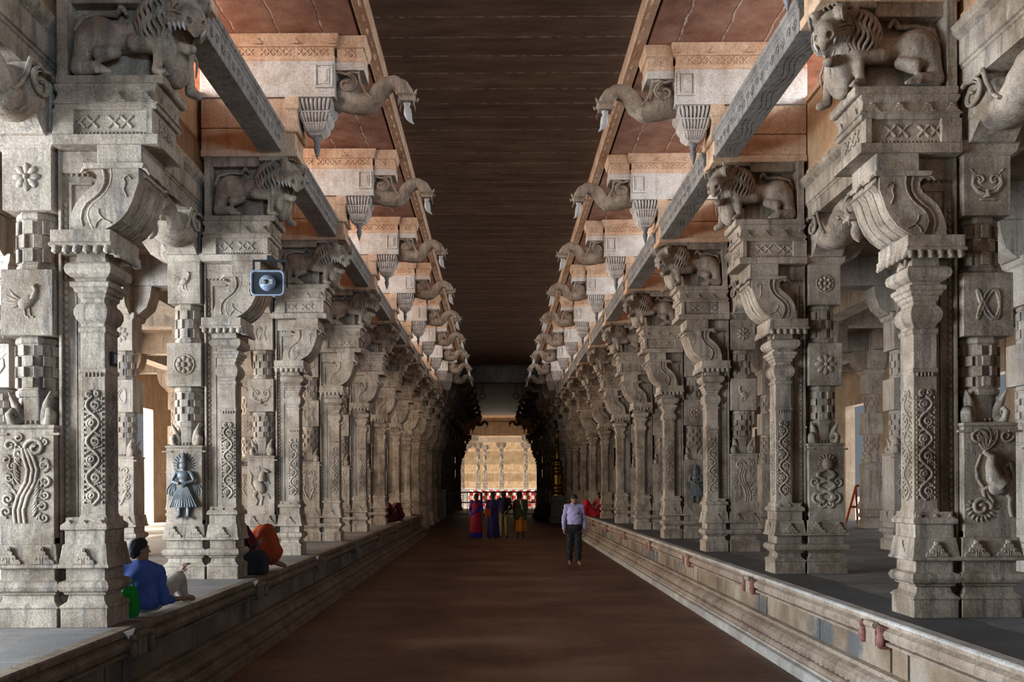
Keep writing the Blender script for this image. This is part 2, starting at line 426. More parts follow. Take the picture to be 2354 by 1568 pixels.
# ------------------------------------------------------------------ carved ornament
def spiral(cx, cz, r0, turns, a0, d=1, n=22, rmin=.12):
    return [(cx + r0 * (1 - (1 - rmin) * t) * math.cos(a0 + d * turns * 2 * math.pi * t),
             cz + r0 * (1 - (1 - rmin) * t) * math.sin(a0 + d * turns * 2 * math.pi * t)) for t in np.linspace(0, 1, n)]
def rel(mb, pts2, r, y=0.0, flat=.7, n=5):
    mb.tube([(a, y, b) for a, b in pts2], r, n, flat)
def leafy(mb, x, z, ang, L, r, y=0.0, curl=1.0, n=5):
    """one curling leaf"""
    P = [(x, z)]; a = ang
    for i in range(8):
        a += curl * .22 * (i / 4); P.append((P[-1][0] + L / 8 * math.cos(a), P[-1][1] + L / 8 * math.sin(a)))
    rel(mb, P, [r * .5, r, r * .9, r * .5, r * .35], y, .7, n)
def vine(mb, x, y, z0, z1, w, waves, r):
    """scrolling creeper climbing a shaft"""
    zs = np.linspace(z0, z1, waves * 14)
    rel(mb, [(x - w * .8 * math.sin((z - z0) / (z1 - z0) * waves * math.pi), z) for z in zs], r * 1.1, y)
    h = (z1 - z0) / waves
    for i in range(waves):
        s = 1 if i % 2 == 0 else -1
        zc = z0 + h * (i + .5)
        rel(mb, spiral(x + s * w * .22, zc, w * .60, 1.5, -math.pi / 2, s), [r, r, r * 1.3], y)
        for q in range(3):
            leafy(mb, x + s * w * (.1 + .3 * q), zc - h * .42 + q * h * .05, math.pi / 2 - s * .9, w * .55, r * .8, y, -s)
            leafy(mb, x + s * w * (.9 - .25 * q), zc + h * (.28 + .07 * q), math.pi / 2 + s * .4, w * .5, r * .8, y, s)
    for s in (1, -1): rel(mb, spiral(x + s * w * .4, z1 + .02, w * .4, 1.1, -math.pi / 2, s), r * 1.2, y)
    for s in (-1, 1):
        k = int((z1 - z0) / (r * 3.2))
        for q in range(k): mb.ball((x + s * w * 1.12, y, z0 + (q + .5) * (z1 - z0) / k), (r * .8, r * .6, r * 1.1), 5, 3)
def petal(mb, x, y, z, ang, L, wd, th):
    m = Matrix.Rotation(-ang, 3, 'Y')
    mb.ball((x + math.cos(ang) * L * .55, y, z + math.sin(ang) * L * .55), (L * .5, th, wd), 8, 5, m)
def lotus_motif(mb, x, y, z, s, axis='x'):
    """small stepped gable plaque with a knob and two slits, standing proud of its course"""
    k = len(mb.v)
    H = [(0, 1.30), (.15, 1.24), (.20, 1.10), (.13, .98), (.27, .95), (.36, .82), (.31, .68), (.50, .64), (.61, .50), (.57, .36), (.78, .33), (.93, .20), (.95, 0)]
    T = .16
    mb.prism([(a * s, b * s) for a, b in H] + [(-a * s, b * s) for a, b in H[:0:-1]], -T * s, .10 * s)
    for q in (-1, 1):
        mb.tube([(q * .10 * s, -T * s, .02 * s), (q * .06 * s, -T * s, .25 * s), (q * .13 * s, -T * s, .50 * s)], .035 * s, 4)
        mb.tube([(q * .45 * s, -T * s, .30 * s), (q * .30 * s, -T * s, .42 * s), (q * .42 * s, -T * s, .52 * s)], .04 * s, 4)
    mb.ball((0, -T * s, 1.10 * s), (.10 * s, .05 * s, .10 * s), 7, 4)
    m = Matrix.Translation((x, y, z)) @ (Matrix.Rotation(R(90), 4, 'Z') if axis == 'y' else Matrix())
    if axis == 'y' and x > 3.8: m = Matrix.Translation((x, y, z)) @ Matrix.Rotation(R(-90), 4, 'Z')
    mb.xform(m, k)

def rosette(kind):
    mb = MB()
    if kind == 0:
        for i in range(8): petal(mb, 0, 0, 0, i * math.pi / 4 + math.pi / 8 * 0, .13, .035, .022)
        mb.ball((0, -.01, 0), (.03, .03, .03))
    elif kind == 1:
        mb.tube([(.12 * math.cos(a), 0, .12 * math.sin(a)) for a in np.linspace(0, 2 * math.pi, 25)], .014, 5, .8)
        for i in range(8): mb.ball((.075 * math.cos(i * math.pi / 4), 0, .075 * math.sin(i * math.pi / 4)), (.032, .022, .032), 8, 5)
        mb.ball((0, 0, 0), .03)
    elif kind == 2:                                        # pot with two curling sprays
        for s in (1, -1):
            rel(mb, spiral(s * .07, .03, .075, 1.2, -math.pi / 2, s), .016)
            rel(mb, [(s * .02, -.1), (s * .09, -.08), (s * .14, -.01), (s * .13, .08)], [.02, .024, .015])
            for q in range(4): leafy(mb, s * (.06 + .025 * q), .02 + q * .03, math.pi / 2 - s * .5, .07, .012, 0, -s)
        mb.tube([(0, 0, -.14), (0, 0, -.06)], [.04, .015]); mb.box(-.07, .07, -.015, .01, -.17, -.15)
    elif kind == 3:                                        # interlaced knot
        mb.tube([(.085 * math.sin(2 * t) * 1.1, 0, .12 * math.sin(3 * t + .5)) for t in np.linspace(0, 2 * math.pi, 60)], .015, 5, .7)
    else:                                                  # bird
        mb.ball((0, 0, 0), (.075, .03, .05), 10, 6, Matrix.Rotation(R(25), 3, 'Y'))
        mb.tube([(-.05, 0, .02), (-.075, 0, .09), (-.06, 0, .13)], [.03, .02, .026]); mb.tube([(-.07, 0, .135), (-.11, 0, .125)], [.014, .004])
        for q in range(4): leafy(mb, .05, -.01 + .01 * q, -.5 + .35 * q, .12, .014, 0, .4)
        for s in (-.02, .02): mb.tube([(s, 0, -.04), (s - .01, 0, -.11), (s - .035, 0, -.115)], .009)
    return mb

def lower_relief(kind):
    """carving on the square foot of the outer shaft; about .34 wide, .75 high, origin at the bottom centre"""
    mb = MB()
    if kind == 0:                                          # great S-shaped foliage scroll
        for o in np.linspace(-.036, .036, 3):
            rel(mb, [(.05 + o, .02), (.06 + o, .12), (.03 + o, .23), (-.03 + o, .34), (-.045 + o, .44), (-.015 + o, .54), (.01 + o * .6, .61)], .017)
        rel(mb, spiral(-.065, .61, .078, 1.3, 0, 1), .02)
        rel(mb, spiral(.12, .63, .05, 1.2, math.pi, -1), .016)
        for z, xx in ((.07, -.11), (.20, -.125), (.33, .125), (.47, .12)):
            d = 1 if xx > 0 else -1
            for q in range(4): leafy(mb, xx - d * .07, z + q * .028, math.pi / 2 - d * .7, .12, .013, 0, d * .9)
        for z, xx in ((.16, .135), (.06, .15), (.30, -.135), (.42, -.13), (.52, .05)):
            rel(mb, spiral(xx, z + .05, .045, 1.3, -math.pi / 2, 1 if xx > 0 else -1), .015)
        for xx, z, rr, d in ((-.13, .06, .04, -1), (-.115, .15, .035, 1), (-.14, .24, .04, -1), (-.15, .34, .035, 1), (.13, .38, .045, 1), (.10, .47, .04, -1), (.15, .52, .035, 1), (-.14, .50, .035, -1), (-.135, .66, .035, -1), (.06, .69, .035, 1)):
            rel(mb, spiral(xx, z, rr, 1.4, R(60), d), .012)
        for xx, z in ((-.07, .05), (-.07, .13), (-.09, .22), (-.10, .30), (.10, .22), (.11, .30), (.05, .50), (.05, .56), (-.13, .42)):
            leafy(mb, xx, z, math.pi / 2 + (.6 if xx < 0 else -.6), .09, .013, 0, 1 if xx < 0 else -1); leafy(mb, xx + (.02 if xx < 0 else -.02), z + .02, math.pi / 2 + (.3 if xx < 0 else -.3), .09, .012, 0, 1 if xx < 0 else -1)
        return mb
    elif kind == 1:                                        # standing crowned figure with flared skirt
        mb.ball((0, -.03, .60), (.045, .04, .055)); mb.lathe(0, -.03, [(.64, .045), (.67, .04), (.70, .03), (.74, .012), (.78, .002)], 10)
        for i in range(15):
            a = R(-20 + i * 220 / 14); mb.tube([(.075 * math.cos(a), 0, .60 + .075 * math.sin(a)), (.125 * math.cos(a), 0, .61 + .135 * math.sin(a))], [.012, .007])
        mb.ball((0, -.03, .49), (.075, .05, .065)); mb.ball((0, -.03, .41), (.055, .045, .08)); mb.tube([(0, -.03, .52), (0, -.03, .58)], .03, 8); mb.tube([(-.085, -.025, .52), (.085, -.025, .52)], .028, 8)
        mb.lathe(0, -.015, [(.36, .06), (.30, .09), (.2, .14), (.13, .15)], 14, sy=.4)
        for i in range(11): mb.tube([(-.05 + i * .01, -.045, .36), (-.15 + i * .03, -.075 + abs(i - 5) * .006, .135)], [.009, .013])
        for s in (1, -1):
            mb.tube([(s * .085, -.03, .52), (s * .12, -.035, .45), (s * .115, -.045, .42), (s * .03, -.085, .40)], [.028, .024, .022, .018])
            mb.tube([(s * .05, -.02, .14), (s * .05, -.02, .03), (s * .06, -.06, .01)], [.03, .024, .022])
            for q in range(5): leafy(mb, s * .10, .42 - .015 * q, -math.pi / 2 + s * (1.1 - q * .22), .19 - q * .012, .012, 0, -s * .9)
    elif kind == 2:                                        # rearing long-necked beast with a crest
        mb.tube([(.07, -.01, .28), (.01, -.02, .34), (-.01, -.02, .44), (.0, -.02, .52), (-.06, -.02, .55)], [.075, .06, .04, .034, .02])
        mb.ball((.07, -.015, .27), (.10, .045, .07), 12, 8, Matrix.Rotation(R(-25), 3, 'Y'))
        rel(mb, [(.12, .25), (.16, .17), (.15, .10), (.165, .02)], [.05, .026, .02, .02])
        rel(mb, [(.0, .26), (-.06, .24), (-.04, .17)], [.03, .022, .015])
        rel(mb, [(-.07, .53), (-.11, .42), (-.10, .33), (-.03, .22), (.02, .15), (.0, .08)], [.012, .016, .02])
        rel(mb, spiral(-.07, .10, .08, 1.4, 0, 1), .02)
        for i in range(12):
            a = R(150 + i * 20); leafy(mb, -.07 + .08 * math.cos(a), .10 + .08 * math.sin(a), a, .05, .012, 0, .5)
        for a in (1.9, 1.5, 1.1, .7): 
            leafy(mb, -.03, .56, a, .2, .014, 0, .7); leafy(mb, -.05, .57, a + .25, .17, .013, 0, -.8)
        rel(mb, spiral(-.09, .67, .07, 1.4, 0, 1), .014); rel(mb, spiral(.13, .68, .055, 1.3, 0, -1), .013)
        rel(mb, [(.15, .28), (.18, .36), (.15, .46), (.10, .42), (.12, .36)], [.02, .02, .03, .02, .008])
    elif kind == 3:                                        # two intertwined serpents with raised hoods
        for s in (1, -1):
            rel(mb, [(s * .10 * math.sin(t * 3.1 * math.pi + .3), .08 + t * .42) for t in np.linspace(0, 1, 40)], [.03, .028, .024])
            rel(mb, spiral(s * .10, .13, .07, 1.3, -math.pi / 2, s), .022); rel(mb, spiral(s * .13, .32, .055, 1.2, -math.pi / 2, s), .018)
        for i in range(9):
            a = R(-10 + i * 25); mb.tube([(0, 0, .52), (.10 * math.cos(a), 0, .56 + .10 * math.sin(a))], [.03, .022])
        mb.ball((0, -.03, .54), (.06, .04, .075)); rel(mb, spiral(.05, .05, .05, 1.1, math.pi, 1), .02); rel(mb, spiral(-.05, .05, .05, 1.1, 0, -1), .02)
    elif kind == 4:                                        # rearing horse-like beast
        mb.ball((.02, -.015, .30), (.075, .05, .12), 12, 8, Matrix.Rotation(R(30), 3, 'Y'))
        mb.tube([(-.02, -.02, .38), (-.03, -.02, .50), (-.05, -.02, .56), (-.12, -.02, .53)], [.06, .045, .04, .022])
        for z in (.46, .22): rel(mb, [(-.02, z - .06), (-.10, z - .05), (-.13, z - .12)], [.03, .022, .018])
        rel(mb, [(.07, .24), (.10, .14), (.05, .08), (.08, .0)], [.05, .03, .022, .022]); rel(mb, [(.02, .22), (-.02, .12), (.0, .0)], [.04, .024, .022])
        rel(mb, [(.10, .26), (.16, .34), (.14, .46), (.17, .54)], [.014, .02, .024, .01])
        for q in range(6): leafy(mb, .0, .40 + q * .03, .3 + q * .15, .10, .012, 0, .6)
    elif kind == 5:                                        # foliage bouquet
        for s in (1, -1):
            rel(mb, [(0, .02), (s * .05, .12), (s * .10, .25), (s * .06, .38), (s * .10, .50)], [.022, .02, .016])
            for z in (.10, .25, .40): rel(mb, spiral(s * .09, z + .07, .055, 1.3, -math.pi / 2, s), .016)
            for z in (.08, .2, .32, .44): leafy(mb, s * .02, z, math.pi / 2 - s * .5, .12, .014, 0, -s)
            rel(mb, spiral(s * .07, .56, .06, 1.2, math.pi if s > 0 else 0, -s), .018)
    else:                                                  # pointed niche
        rel(mb, [(-.11, .02), (-.11, .46), (-.06, .56), (0, .66), (.06, .56), (.11, .46), (.11, .02)], .016)
        rel(mb, [(-.075, .02), (-.075, .44), (0, .56), (.075, .44), (.075, .02)], .010)
    return mb

# ------------------------------------------------------------------ one great pier (built for the row on +x; u = distance from the nave axis)
ORG = (3.65, 0, .8)
BASE = [(.80, 0), (.945, 0), (.95, .008), (.965, .008), (1.0, -.035), (1.05, -.045), (1.055, -.02), (1.07, -.02), (1.085, .008), (1.12, .022),
        (1.155, .008), (1.17, -.03), (1.26, -.03), (1.265, .02), (1.285, .02), (1.30, .008), (1.45, -.012)]

def build_colonnette():
    mb = MB()
    mb.rect(3.26, 3.63, 0, .40, BASE + [(1.452, -.025), (1.56, -.025), (1.565, 0), (1.60, 0), (1.63, -.03), (1.66, -.03), (1.665, -.06)])
    mb.rect(3.29, 3.485, .05, .28, [(1.60, .012), (1.66, .012), (1.69, 0), (2.80, 0), (2.81, .01), (2.83, .01), (2.84, 0), (3.12, 0), (3.125, .012), (3.16, .012), (3.17, -.004),
        (3.19, -.004), (3.22, .022), (3.26, .036), (3.30, .036), (3.34, .018), (3.36, -.002), (3.385, -.002), (3.40, .015), (3.43, .015), (3.435, .03), (3.47, .04), (3.475, .055),
        (3.51, .058), (3.515, .028), (3.535, .02), (3.55, .05), (3.575, .08), (3.61, .088), (3.645, .08), (3.665, .055), (3.67, .02), (3.74, .015)])
    mb.rect(3.24, 3.30, .06, .27, [(3.68, -.05), (3.74, 0)])
    return mb
def build_colonnette_relief():
    mb = MB()
    vine(mb, 3.387, .044, 1.76, 2.62, .064, 6, .0125)
    k = len(mb.v); vine(mb, 0, 0, 1.76, 2.62, .064, 6, .0125)
    mb.xform(Matrix.Translation((3.286, .165, 0)) @ Matrix.Rotation(R(90), 4, 'Z'), k)
    for x in (3.325, 3.355, 3.385, 3.415, 3.445): mb.ball((x, .048, 2.79), (.012, .012, .02), 6, 4)
    lotus_motif(mb, 3.445, -.005, 1.30, .095); lotus_motif(mb, 3.262, .2, 1.30, .095, 'y')
    for x in (3.32, 3.45, 3.57): lotus_motif(mb, x, .02, 1.58, .05)
    lotus_motif(mb, 3.285, .06, 1.58, .05, 'y'); lotus_motif(mb, 3.285, .26, 1.58, .05, 'y')
    return mb

def build_slab():
    """tall backing slab with scalloped edge"""
    mb = MB()
    mb.box(3.36, 3.69, .13, .42, .80, 4.58)
    mb.box(3.50, 3.53, .105, .14, 1.62, 3.70); mb.box(3.545, 3.555, .115, .14, 1.62, 3.70)
    for i in range(44):
        z = 1.66 + i * .058
        if z < 4.3: mb.ball((3.632, .125, z), (.022, .016, .026), 6, 4)
    mb.box(3.655, 3.675, .09, .42, 1.30, 4.58)
    for a in ((3.42, 3.60, 4.31, 4.33), (3.42, 3.60, 3.92, 3.94)): mb.box(a[0], a[1], .112, .14, a[2], a[3])
    mb.box(3.58, 3.60, .112, .14, 3.94, 4.31)
    for i in range(6): mb.ball((3.40 + i * .045, .125, 4.40), (.016, .014, .022), 6, 4)
    return mb

def shaft_blocks(mb, cx, cy, r, z0, z1, rows=4):
    """sixteen-sided drum with a checker of raised facets"""
    mb.lathe(cx, cy, [(z0, r), (z1, r)], 8, False, math.pi / 8)
    mb.lathe(cx, cy, [(z0, r * 1.03), (z0 + .025, r * 1.10), (z0 + .05, r * 1.10), (z0 + .06, r)], 8, False, math.pi / 8)
    mb.lathe(cx, cy, [(z1 - .06, r), (z1 - .05, r * 1.10), (z1 - .02, r * 1.10), (z1, r * 1.03)], 8, False, math.pi / 8)
    h = (z1 - z0 - .14) / rows
    for j in range(rows):
        for i in range(16):
            if (i + j) % 2: continue
            a0 = 2 * math.pi * (i - .5) / 16; a1 = 2 * math.pi * (i + .5) / 16
            zz = z0 + .07 + j * h
            ro, ri = r * 1.12, r * .8
            P = [(cx + ri * math.cos(a0), cy + ri * math.sin(a0)), (cx + ro * math.cos(a0), cy + ro * math.sin(a0)), (cx + ro * math.cos(a1), cy + ro * math.sin(a1)), (cx + ri * math.cos(a1), cy + ri * math.sin(a1))]
            mb.loft([[(x, y, zz + .003) for x, y in P], [(x, y, zz + h - .003) for x, y in P]])
def build_shaft(cx=3.90, y0=.0, hw=.215):
    """outer shaft: stepped base, square foot, drum, square block, drum, square head"""
    mb = MB(); cy = y0 + .24; B = .245
    mb.rect(cx - B, cx + B, y0, y0 + .48, BASE + [(1.452, -.03), (1.5, -.03)])
    mb.box(cx - hw, cx + hw, cy - hw, cy + hw, 1.45, 2.36)
    mb.rect(cx - hw, cx + hw, cy - hw, cy + hw, [(2.36, .0), (2.37, .012), (2.39, .012), (2.40, -.06)])
    for sx in (-1, 1): mb.box(cx + sx * .205 - .06, cx + sx * .205 + .06, cy - hw - .012, cy - hw + .02, 2.31, 2.33)
    mb.lathe(cx, cy, [(2.38, .15), (2.64, .155)], 8, False, math.pi / 8)
    shaft_blocks(mb, cx, cy, .165, 2.62, 3.10)
    mb.box(cx - hw + .01, cx + hw - .01, cy - hw + .01, cy + hw - .01, 3.10, 3.62)
    shaft_blocks(mb, cx, cy, .155, 3.62, 4.09, 3)
    mb.box(cx - hw + .02, cx + hw - .02, cy - hw + .02, cy + hw - .02, 4.09, 4.58)
    for i in range(5): mb.ball((cx - .08 + i * .04, cy - .145, 2.42), (.012, .012, .016), 6, 4)
    lotus_motif(mb, cx - .13, y0 - .005, 1.30, .105); lotus_motif(mb, cx + .13, y0 - .005, 1.30, .105)
    lotus_motif(mb, cx - .247, cy, 1.30, .105, 'y'); lotus_motif(mb, cx + .247, cy, 1.30, .105, 'y')
    return mb
def build_flame():
    """leaf-and-bud ornament standing on a corner of the square foot (leaning towards +x)"""
    mb = MB()
    mb.tube([(.04, 0, 0), (.075, 0, .07), (.115, 0, .17), (.165, 0, .27)], [.04, .044, .036, .006], 6, 1.3)
    mb.tube([(.05, 0, .06), (.085, 0, .12), (.13, 0, .20), (.172, 0, .275)], [.012, .015, .012, .004], 5, 1)
    mb.tube([(.10, 0, -.005), (.15, 0, .03), (.165, 0, .09), (.14, 0, .125), (.115, 0, .10), (.125, 0, .07)], [.035, .034, .03, .024, .02, .01], 6, 1.5)
    mb.ball((.09, 0, .03), (.055, .055, .045))
    return mb
def build_abacus():
    mb = MB()
    mb.rect(3.19, 3.66, -.07, .47, [(3.74, -.03), (3.77, 0), (3.775, .012), (3.80, .012), (3.805, 0), (3.90, 0)])
    for i in range(6):                                      # drooping petals under the edge
        mb.tube([(3.215 + i * .08, -.055, 3.765), (3.215 + i * .08, -.075, 3.735), (3.215 + i * .08, -.095, 3.715)], [.038, .036, .012], 6, .8)
        mb.tube([(3.20, -.05 + i * .092, 3.765), (3.18, -.05 + i * .092, 3.735), (3.155, -.05 + i * .092, 3.715)], [.036, .036, .012], 6, 1)
    return mb
def build_bracket():
    """S-curved corbel"""
    mb = MB()
    L = [(3.27, 3.90), (3.20, 3.935), (3.13, 3.985), (3.075, 4.05), (3.035, 4.13), (3.01, 4.21), (2.985, 4.28), (2.955, 4.315), (2.93, 4.325)]
    T = [(2.965, 4.35), (2.975, 4.42)]
    Rr = [(3.37, 4.42), (3.40, 4.395), (3.41, 4.36), (3.385, 4.375), (3.35, 4.375), (3.325, 4.345), (3.325, 4.30), (3.35, 4.26), (3.41, 4.215), (3.47, 4.155), (3.51, 4.08), (3.535, 3.99), (3.54, 3.90)]
    mb.prism(L + T + Rr, -.01, .46)
    mb.rect(2.965, 3.315, -.02, .47, [(4.42, 0), (4.575, 0)])
    mb.box(3.315, 3.66, .1, .46, 4.40, 4.575)
    # raised leaf on both faces, its inner edge an S, with a second ridge beside it
    S1 = [(3.20, 4.385), (3.195, 4.33), (3.205, 4.27), (3.235, 4.21), (3.285, 4.155), (3.34, 4.115), (3.375, 4.07), (3.385, 4.02), (3.365, 3.96), (3.335, 3.905)]
    S2 = [(3.27, 4.385), (3.255, 4.33), (3.26, 4.27), (3.29, 4.215), (3.34, 4.17), (3.40, 4.125), (3.435, 4.07), (3.445, 4.0), (3.43, 3.94)]
    for y0, y1 in ((-.034, 0), (.45, .484)):
        mb.prism(L[:7] + [(2.985, 4.385)] + S1, y0, y1)
        mb.tube([(a_, y0 + .01 if y0 < 0 else y1 - .01, b_) for a_, b_ in S1], .013, 6); mb.tube([(a_, -.012 if y0 < 0 else .462, b_) for a_, b_ in S2], [.016, .013, .008], 6)
        yy = -.036 if y0 < 0 else .486
        mb.tube([(3.04, yy, 4.30), (3.07, yy, 4.335), (3.10, yy, 4.31), (3.085, yy, 4.27), (3.10, yy, 4.22), (3.075, yy, 4.16)], .007, 5)
        mb.tube([(3.20, yy, 3.96), (3.255, yy, 3.985), (3.295, yy, 4.03), (3.30, yy, 4.07)], .007, 5); mb.tube([(3.27, yy, 4.0), (3.31, yy, 3.965), (3.325, yy, 3.925)], .007, 5)
    # thin top plate with drooping tips
    mb.rect(2.945, 3.40, -.045, .495, [(4.385, 0), (4.42, .012)])
    mb.tube([(2.94, .225, 4.40), (2.915, .225, 4.375), (2.90, .225, 4.335)], [.02, .018, .005], 5)
    for y in (-.02, .47): mb.tube([(2.95, y, 4.40), (2.92, y, 4.375), (2.905, y, 4.335)], [.022, .018, .005], 5); mb.tube([(3.38, y, 4.405), (3.42, y, 4.39), (3.445, y, 4.355)], [.022, .018, .005], 5)
    for q in (.10, .22, .34): mb.tube([(a - .004, q, b) for a, b in L[1:8]], .009, 5)
    return mb
def diamonds(mb, x0, n, s, y, z, r=.008):
    r *= 1.5
    for i in range(n):
        x = x0 + i * s
        for a in (1, -1):
            mb.tube([(x - s * .45, y, z - a * s * .45), (x + s * .45, y, z + a * s * .45)], r, 4, .8)
def build_impost():
    """projecting slab with a band of crossed lozenges and a row of small motifs"""
    mb = MB()
    mb.rect(2.83, 3.66, -.04, .52, [(4.575, 0), (4.655, 0), (4.66, -.045), (4.85, -.045), (4.855, -.015), (4.89, -.015), (4.895, .005), (4.93, -.02), (4.99, -.03), (5.03, -.01), (5.05, -.01)])
    mb.box(2.875, 2.93, -.03, .0, 4.66, 4.86); mb.box(3.49, 3.66, -.03, .1, 4.66, 4.86)
    for i in range(20): mb.ball((2.89 + i * .031, .002, 4.675), (.012, .012, .012), 5, 3)
    diamonds(mb, 3.09, 2, .10, .004, 4.765, .010); diamonds(mb, 3.36, 2, .10, .004, 4.765, .010)
    k = len(mb.v); diamonds(mb, 0, 3, .10, 0, 0, .010)
    mb.xform(Matrix.Translation((2.872, .14, 4.765)) @ Matrix.Rotation(R(90), 4, 'Z'), k)
    for x in (2.93, 3.15, 3.38, 3.58): lotus_motif(mb, x, -.025, 4.90, .07)
    for y in (.1, .4): lotus_motif(mb, 2.845, y, 4.90, .07, 'y')
    return mb
def build_lion_block():
    mb = MB()
    mb.rect(2.79, 3.64, -.02, .50, [(5.05, -.02), (5.06, 0), (5.12, 0)])
    mb.box(2.98, 3.64, .17, .50, 5.12, 5.84)
    mb.box(3.555, 3.64, -.0, .2, 5.12, 5.84); mb.box(3.0, 3.56, .06, .2, 5.73, 5.84)
    mb.box(2.66, 3.0, .03, .45, 5.79, 5.84)
    return mb
LH = Matrix.Translation((2.65, .06, 5.62)) @ Matrix.Rotation(R(52), 4, 'Z') @ Matrix.Rotation(R(-8), 4, 'Y')
LHR = np.array(LH.to_3x3())
def lh(x, y, z): return tuple(LH @ Vector((x, y, z)))
def build_lion():
    """crouching lion-like guardian leaning out over the nave, head turned aside"""
    def E(c, r, k=.03, neg=False, rot=None): return ell(lh(*c), r, k, neg, LHR @ rot if rot is not None else LHR)
    def C(a, b, ra, rb=None, k=.03, neg=False): return cap(lh(*a), lh(*b), ra, rb, k, neg)
    P = [ell((2.75, .17, 5.33), (.115, .16, .23), .05, rot=rmat('Y', -6)),
         ell((2.85, .16, 5.56), (.18, .20, .235), .06),
         E((.0, 0, .02), (.16, .155, .13), .04),
         C((-.04, 0, -.01), (-.22, 0, -.085), .12, .088, .03), C((-.22, 0, -.09), (-.265, 0, -.20), .085, .030, .03),
         C((.04, 0, -.19), (-.15, 0, -.275), .09, .05, .03)]
    for s in (-1, 1):
        P += [C((-.25, s * .05, -.13), (-.03, s * .115, -.065), .030, .036, .015), E((.03, s * .12, -.08), (.07, .05, .09), .03)]
    P += [E((-.11, 0, -.185), (.175, .25, .046), .012, True, rmat('Y', -25)), E((-.02, 0, -.17), (.10, .085, .09), .012, True, rmat('Y', -25))]
    for s in (-1, 1):
        P += [C((-.27, s * .05, -.115), (-.31, s * .065, -.14), .024, .02, .01, True),
              E((-.125, s * .105, .055), (.058, .046, .052), .010), E((-.10, s * .10, .118), (.095, .062, .032), .015, rot=rmat('Y', -18)),
              C((.05, s * .12, .08), (.10, s * .175, .15), .055, .016, .015), C((.09, s * .15, -.03), (.08, s * .23, -.035), .036, None, .012, True)]
    P += [cap((2.82, .02, 5.38), (3.04, .05, 5.40), .07, .065, .04), cap((2.83, .01, 5.36), (2.85, .01, 5.19), .05, .034, .02), cap((2.855, .01, 5.17), (2.80, -.02, 5.145), .038, .032, .02),
          cap((2.75, .38, 5.36), (2.73, .40, 5.20), .055, .04, .03), cap((2.73, .40, 5.17), (2.67, .41, 5.145), .042, .036, .02),
          ell((3.12, .14, 5.48), (.22, .10, .12), .05), ell((3.34, .11, 5.47), (.175, .15, .165), .04), cap((3.43, .08, 5.42), (3.47, .05, 5.24), .10, .07, .05),
          cap((3.48, .03, 5.19), (3.32, -.005, 5.185), .06, .05, .03), cap((3.30, .02, 5.30), (3.20, .05, 5.34), .06, .05, .03)]
    for q in (-1.5, -.5, .5, 1.5): P.append(cap((3.31 + q * .02, -.03, 5.185), (3.245 + q * .035, -.055, 5.13), .021, .015, .006))
    for q in (-.022, .022): P.append(cap((2.81, -.02 + q, 5.15), (2.765, -.035 + q, 5.13), .02, .015, .008))
    mb = MB(); mb.mesh(*sdf(P, .0125))
    mb.tube([(3.49, .12, 5.46), (3.535, .11, 5.54), (3.50, .12, 5.64), (3.36, .13, 5.68), (3.22, .13, 5.67), (3.17, .12, 5.73), (3.13, .12, 5.66)], [.03, .028, .024, .022, .026, .04, .015])
    for q in (.10, .20, .30): mb.tube([(2.66 + .02 * abs(q - .2) * 3, q - .03, 5.46), (2.635, q, 5.36), (2.655, q + .02, 5.25)], [.008, .012, .006], 5)
    return mb
def build_mane():
    mb = MB()
    def on(th, ph):                                         # point on the swelling of the neck
        c, r = (2.86, .16, 5.54), (.205, .225, .275)
        return (c[0] + r[0] * math.sin(th) * math.cos(ph), c[1] + r[1] * math.sin(th) * math.sin(ph), c[2] + r[2] * math.cos(th))
    for s in (-1, 1):
        for i in range(12):
            ph0 = -s * R(10 + i * 11)
            pts = [on(R(12 + 122 * t), ph0 + .10 * math.sin(t * 19 + i)) for t in np.linspace(.1, 1, 22)]
            mb.tube(pts, [.012, .018, .019, .017, .007], 5)
    for i in range(11):                                     # short crest over the brow
        a = R(-75 + i * 15); mb.tube([lh(.0, .15 * math.sin(a), .03 + .135 * math.cos(a)), lh(-.10, .13 * math.sin(a), .05 + .12 * math.cos(a))], [.016, .008], 5)
    for s in (-1, 1):                                       # curled lip lines and eye rims
        for o, g in ((0, 0), (.032, .008)): mb.tube([lh(-.255, s * (.06 + g), -.10 + o), lh(-.20, s * (.095 + g), -.085 + o), lh(-.12, s * (.115 + g), -.055 + o), lh(-.04, s * (.14 + g), -.04 + o), lh(.03, s * (.165 + g), -.055 + o), lh(.06, s * (.17 + g), -.12 + o)], .010, 5)
        mb.tube([lh(-.125 + .07 * math.cos(t), s * .128, .055 + .055 * math.sin(t)) for t in np.linspace(0, 6.28, 14)], .009, 5)
        for rr in (.05, .075): mb.tube([lh(.085 + rr * math.cos(t), s * .175, -.03 + rr * math.sin(t)) for t in np.linspace(0, 6.28, 14)], .010, 5)
    return mb
def fang(s, i):
    x, l, r = ((-.22, .06, .018), (-.16, .06, .02), (-.095, .075, .022), (-.03, .09, .023))[i]
    mb = MB(); y = s * (.072 + (x + .22) * .25); z = -.125 + (x + .22) * .30
    mb.tube([lh(x, y, z + .02), lh(x - .012, y + s * .006, z - l * .5), lh(x - .005, y - s * .006, z - l)], [r, r * .85, .003], 6)
    return mb

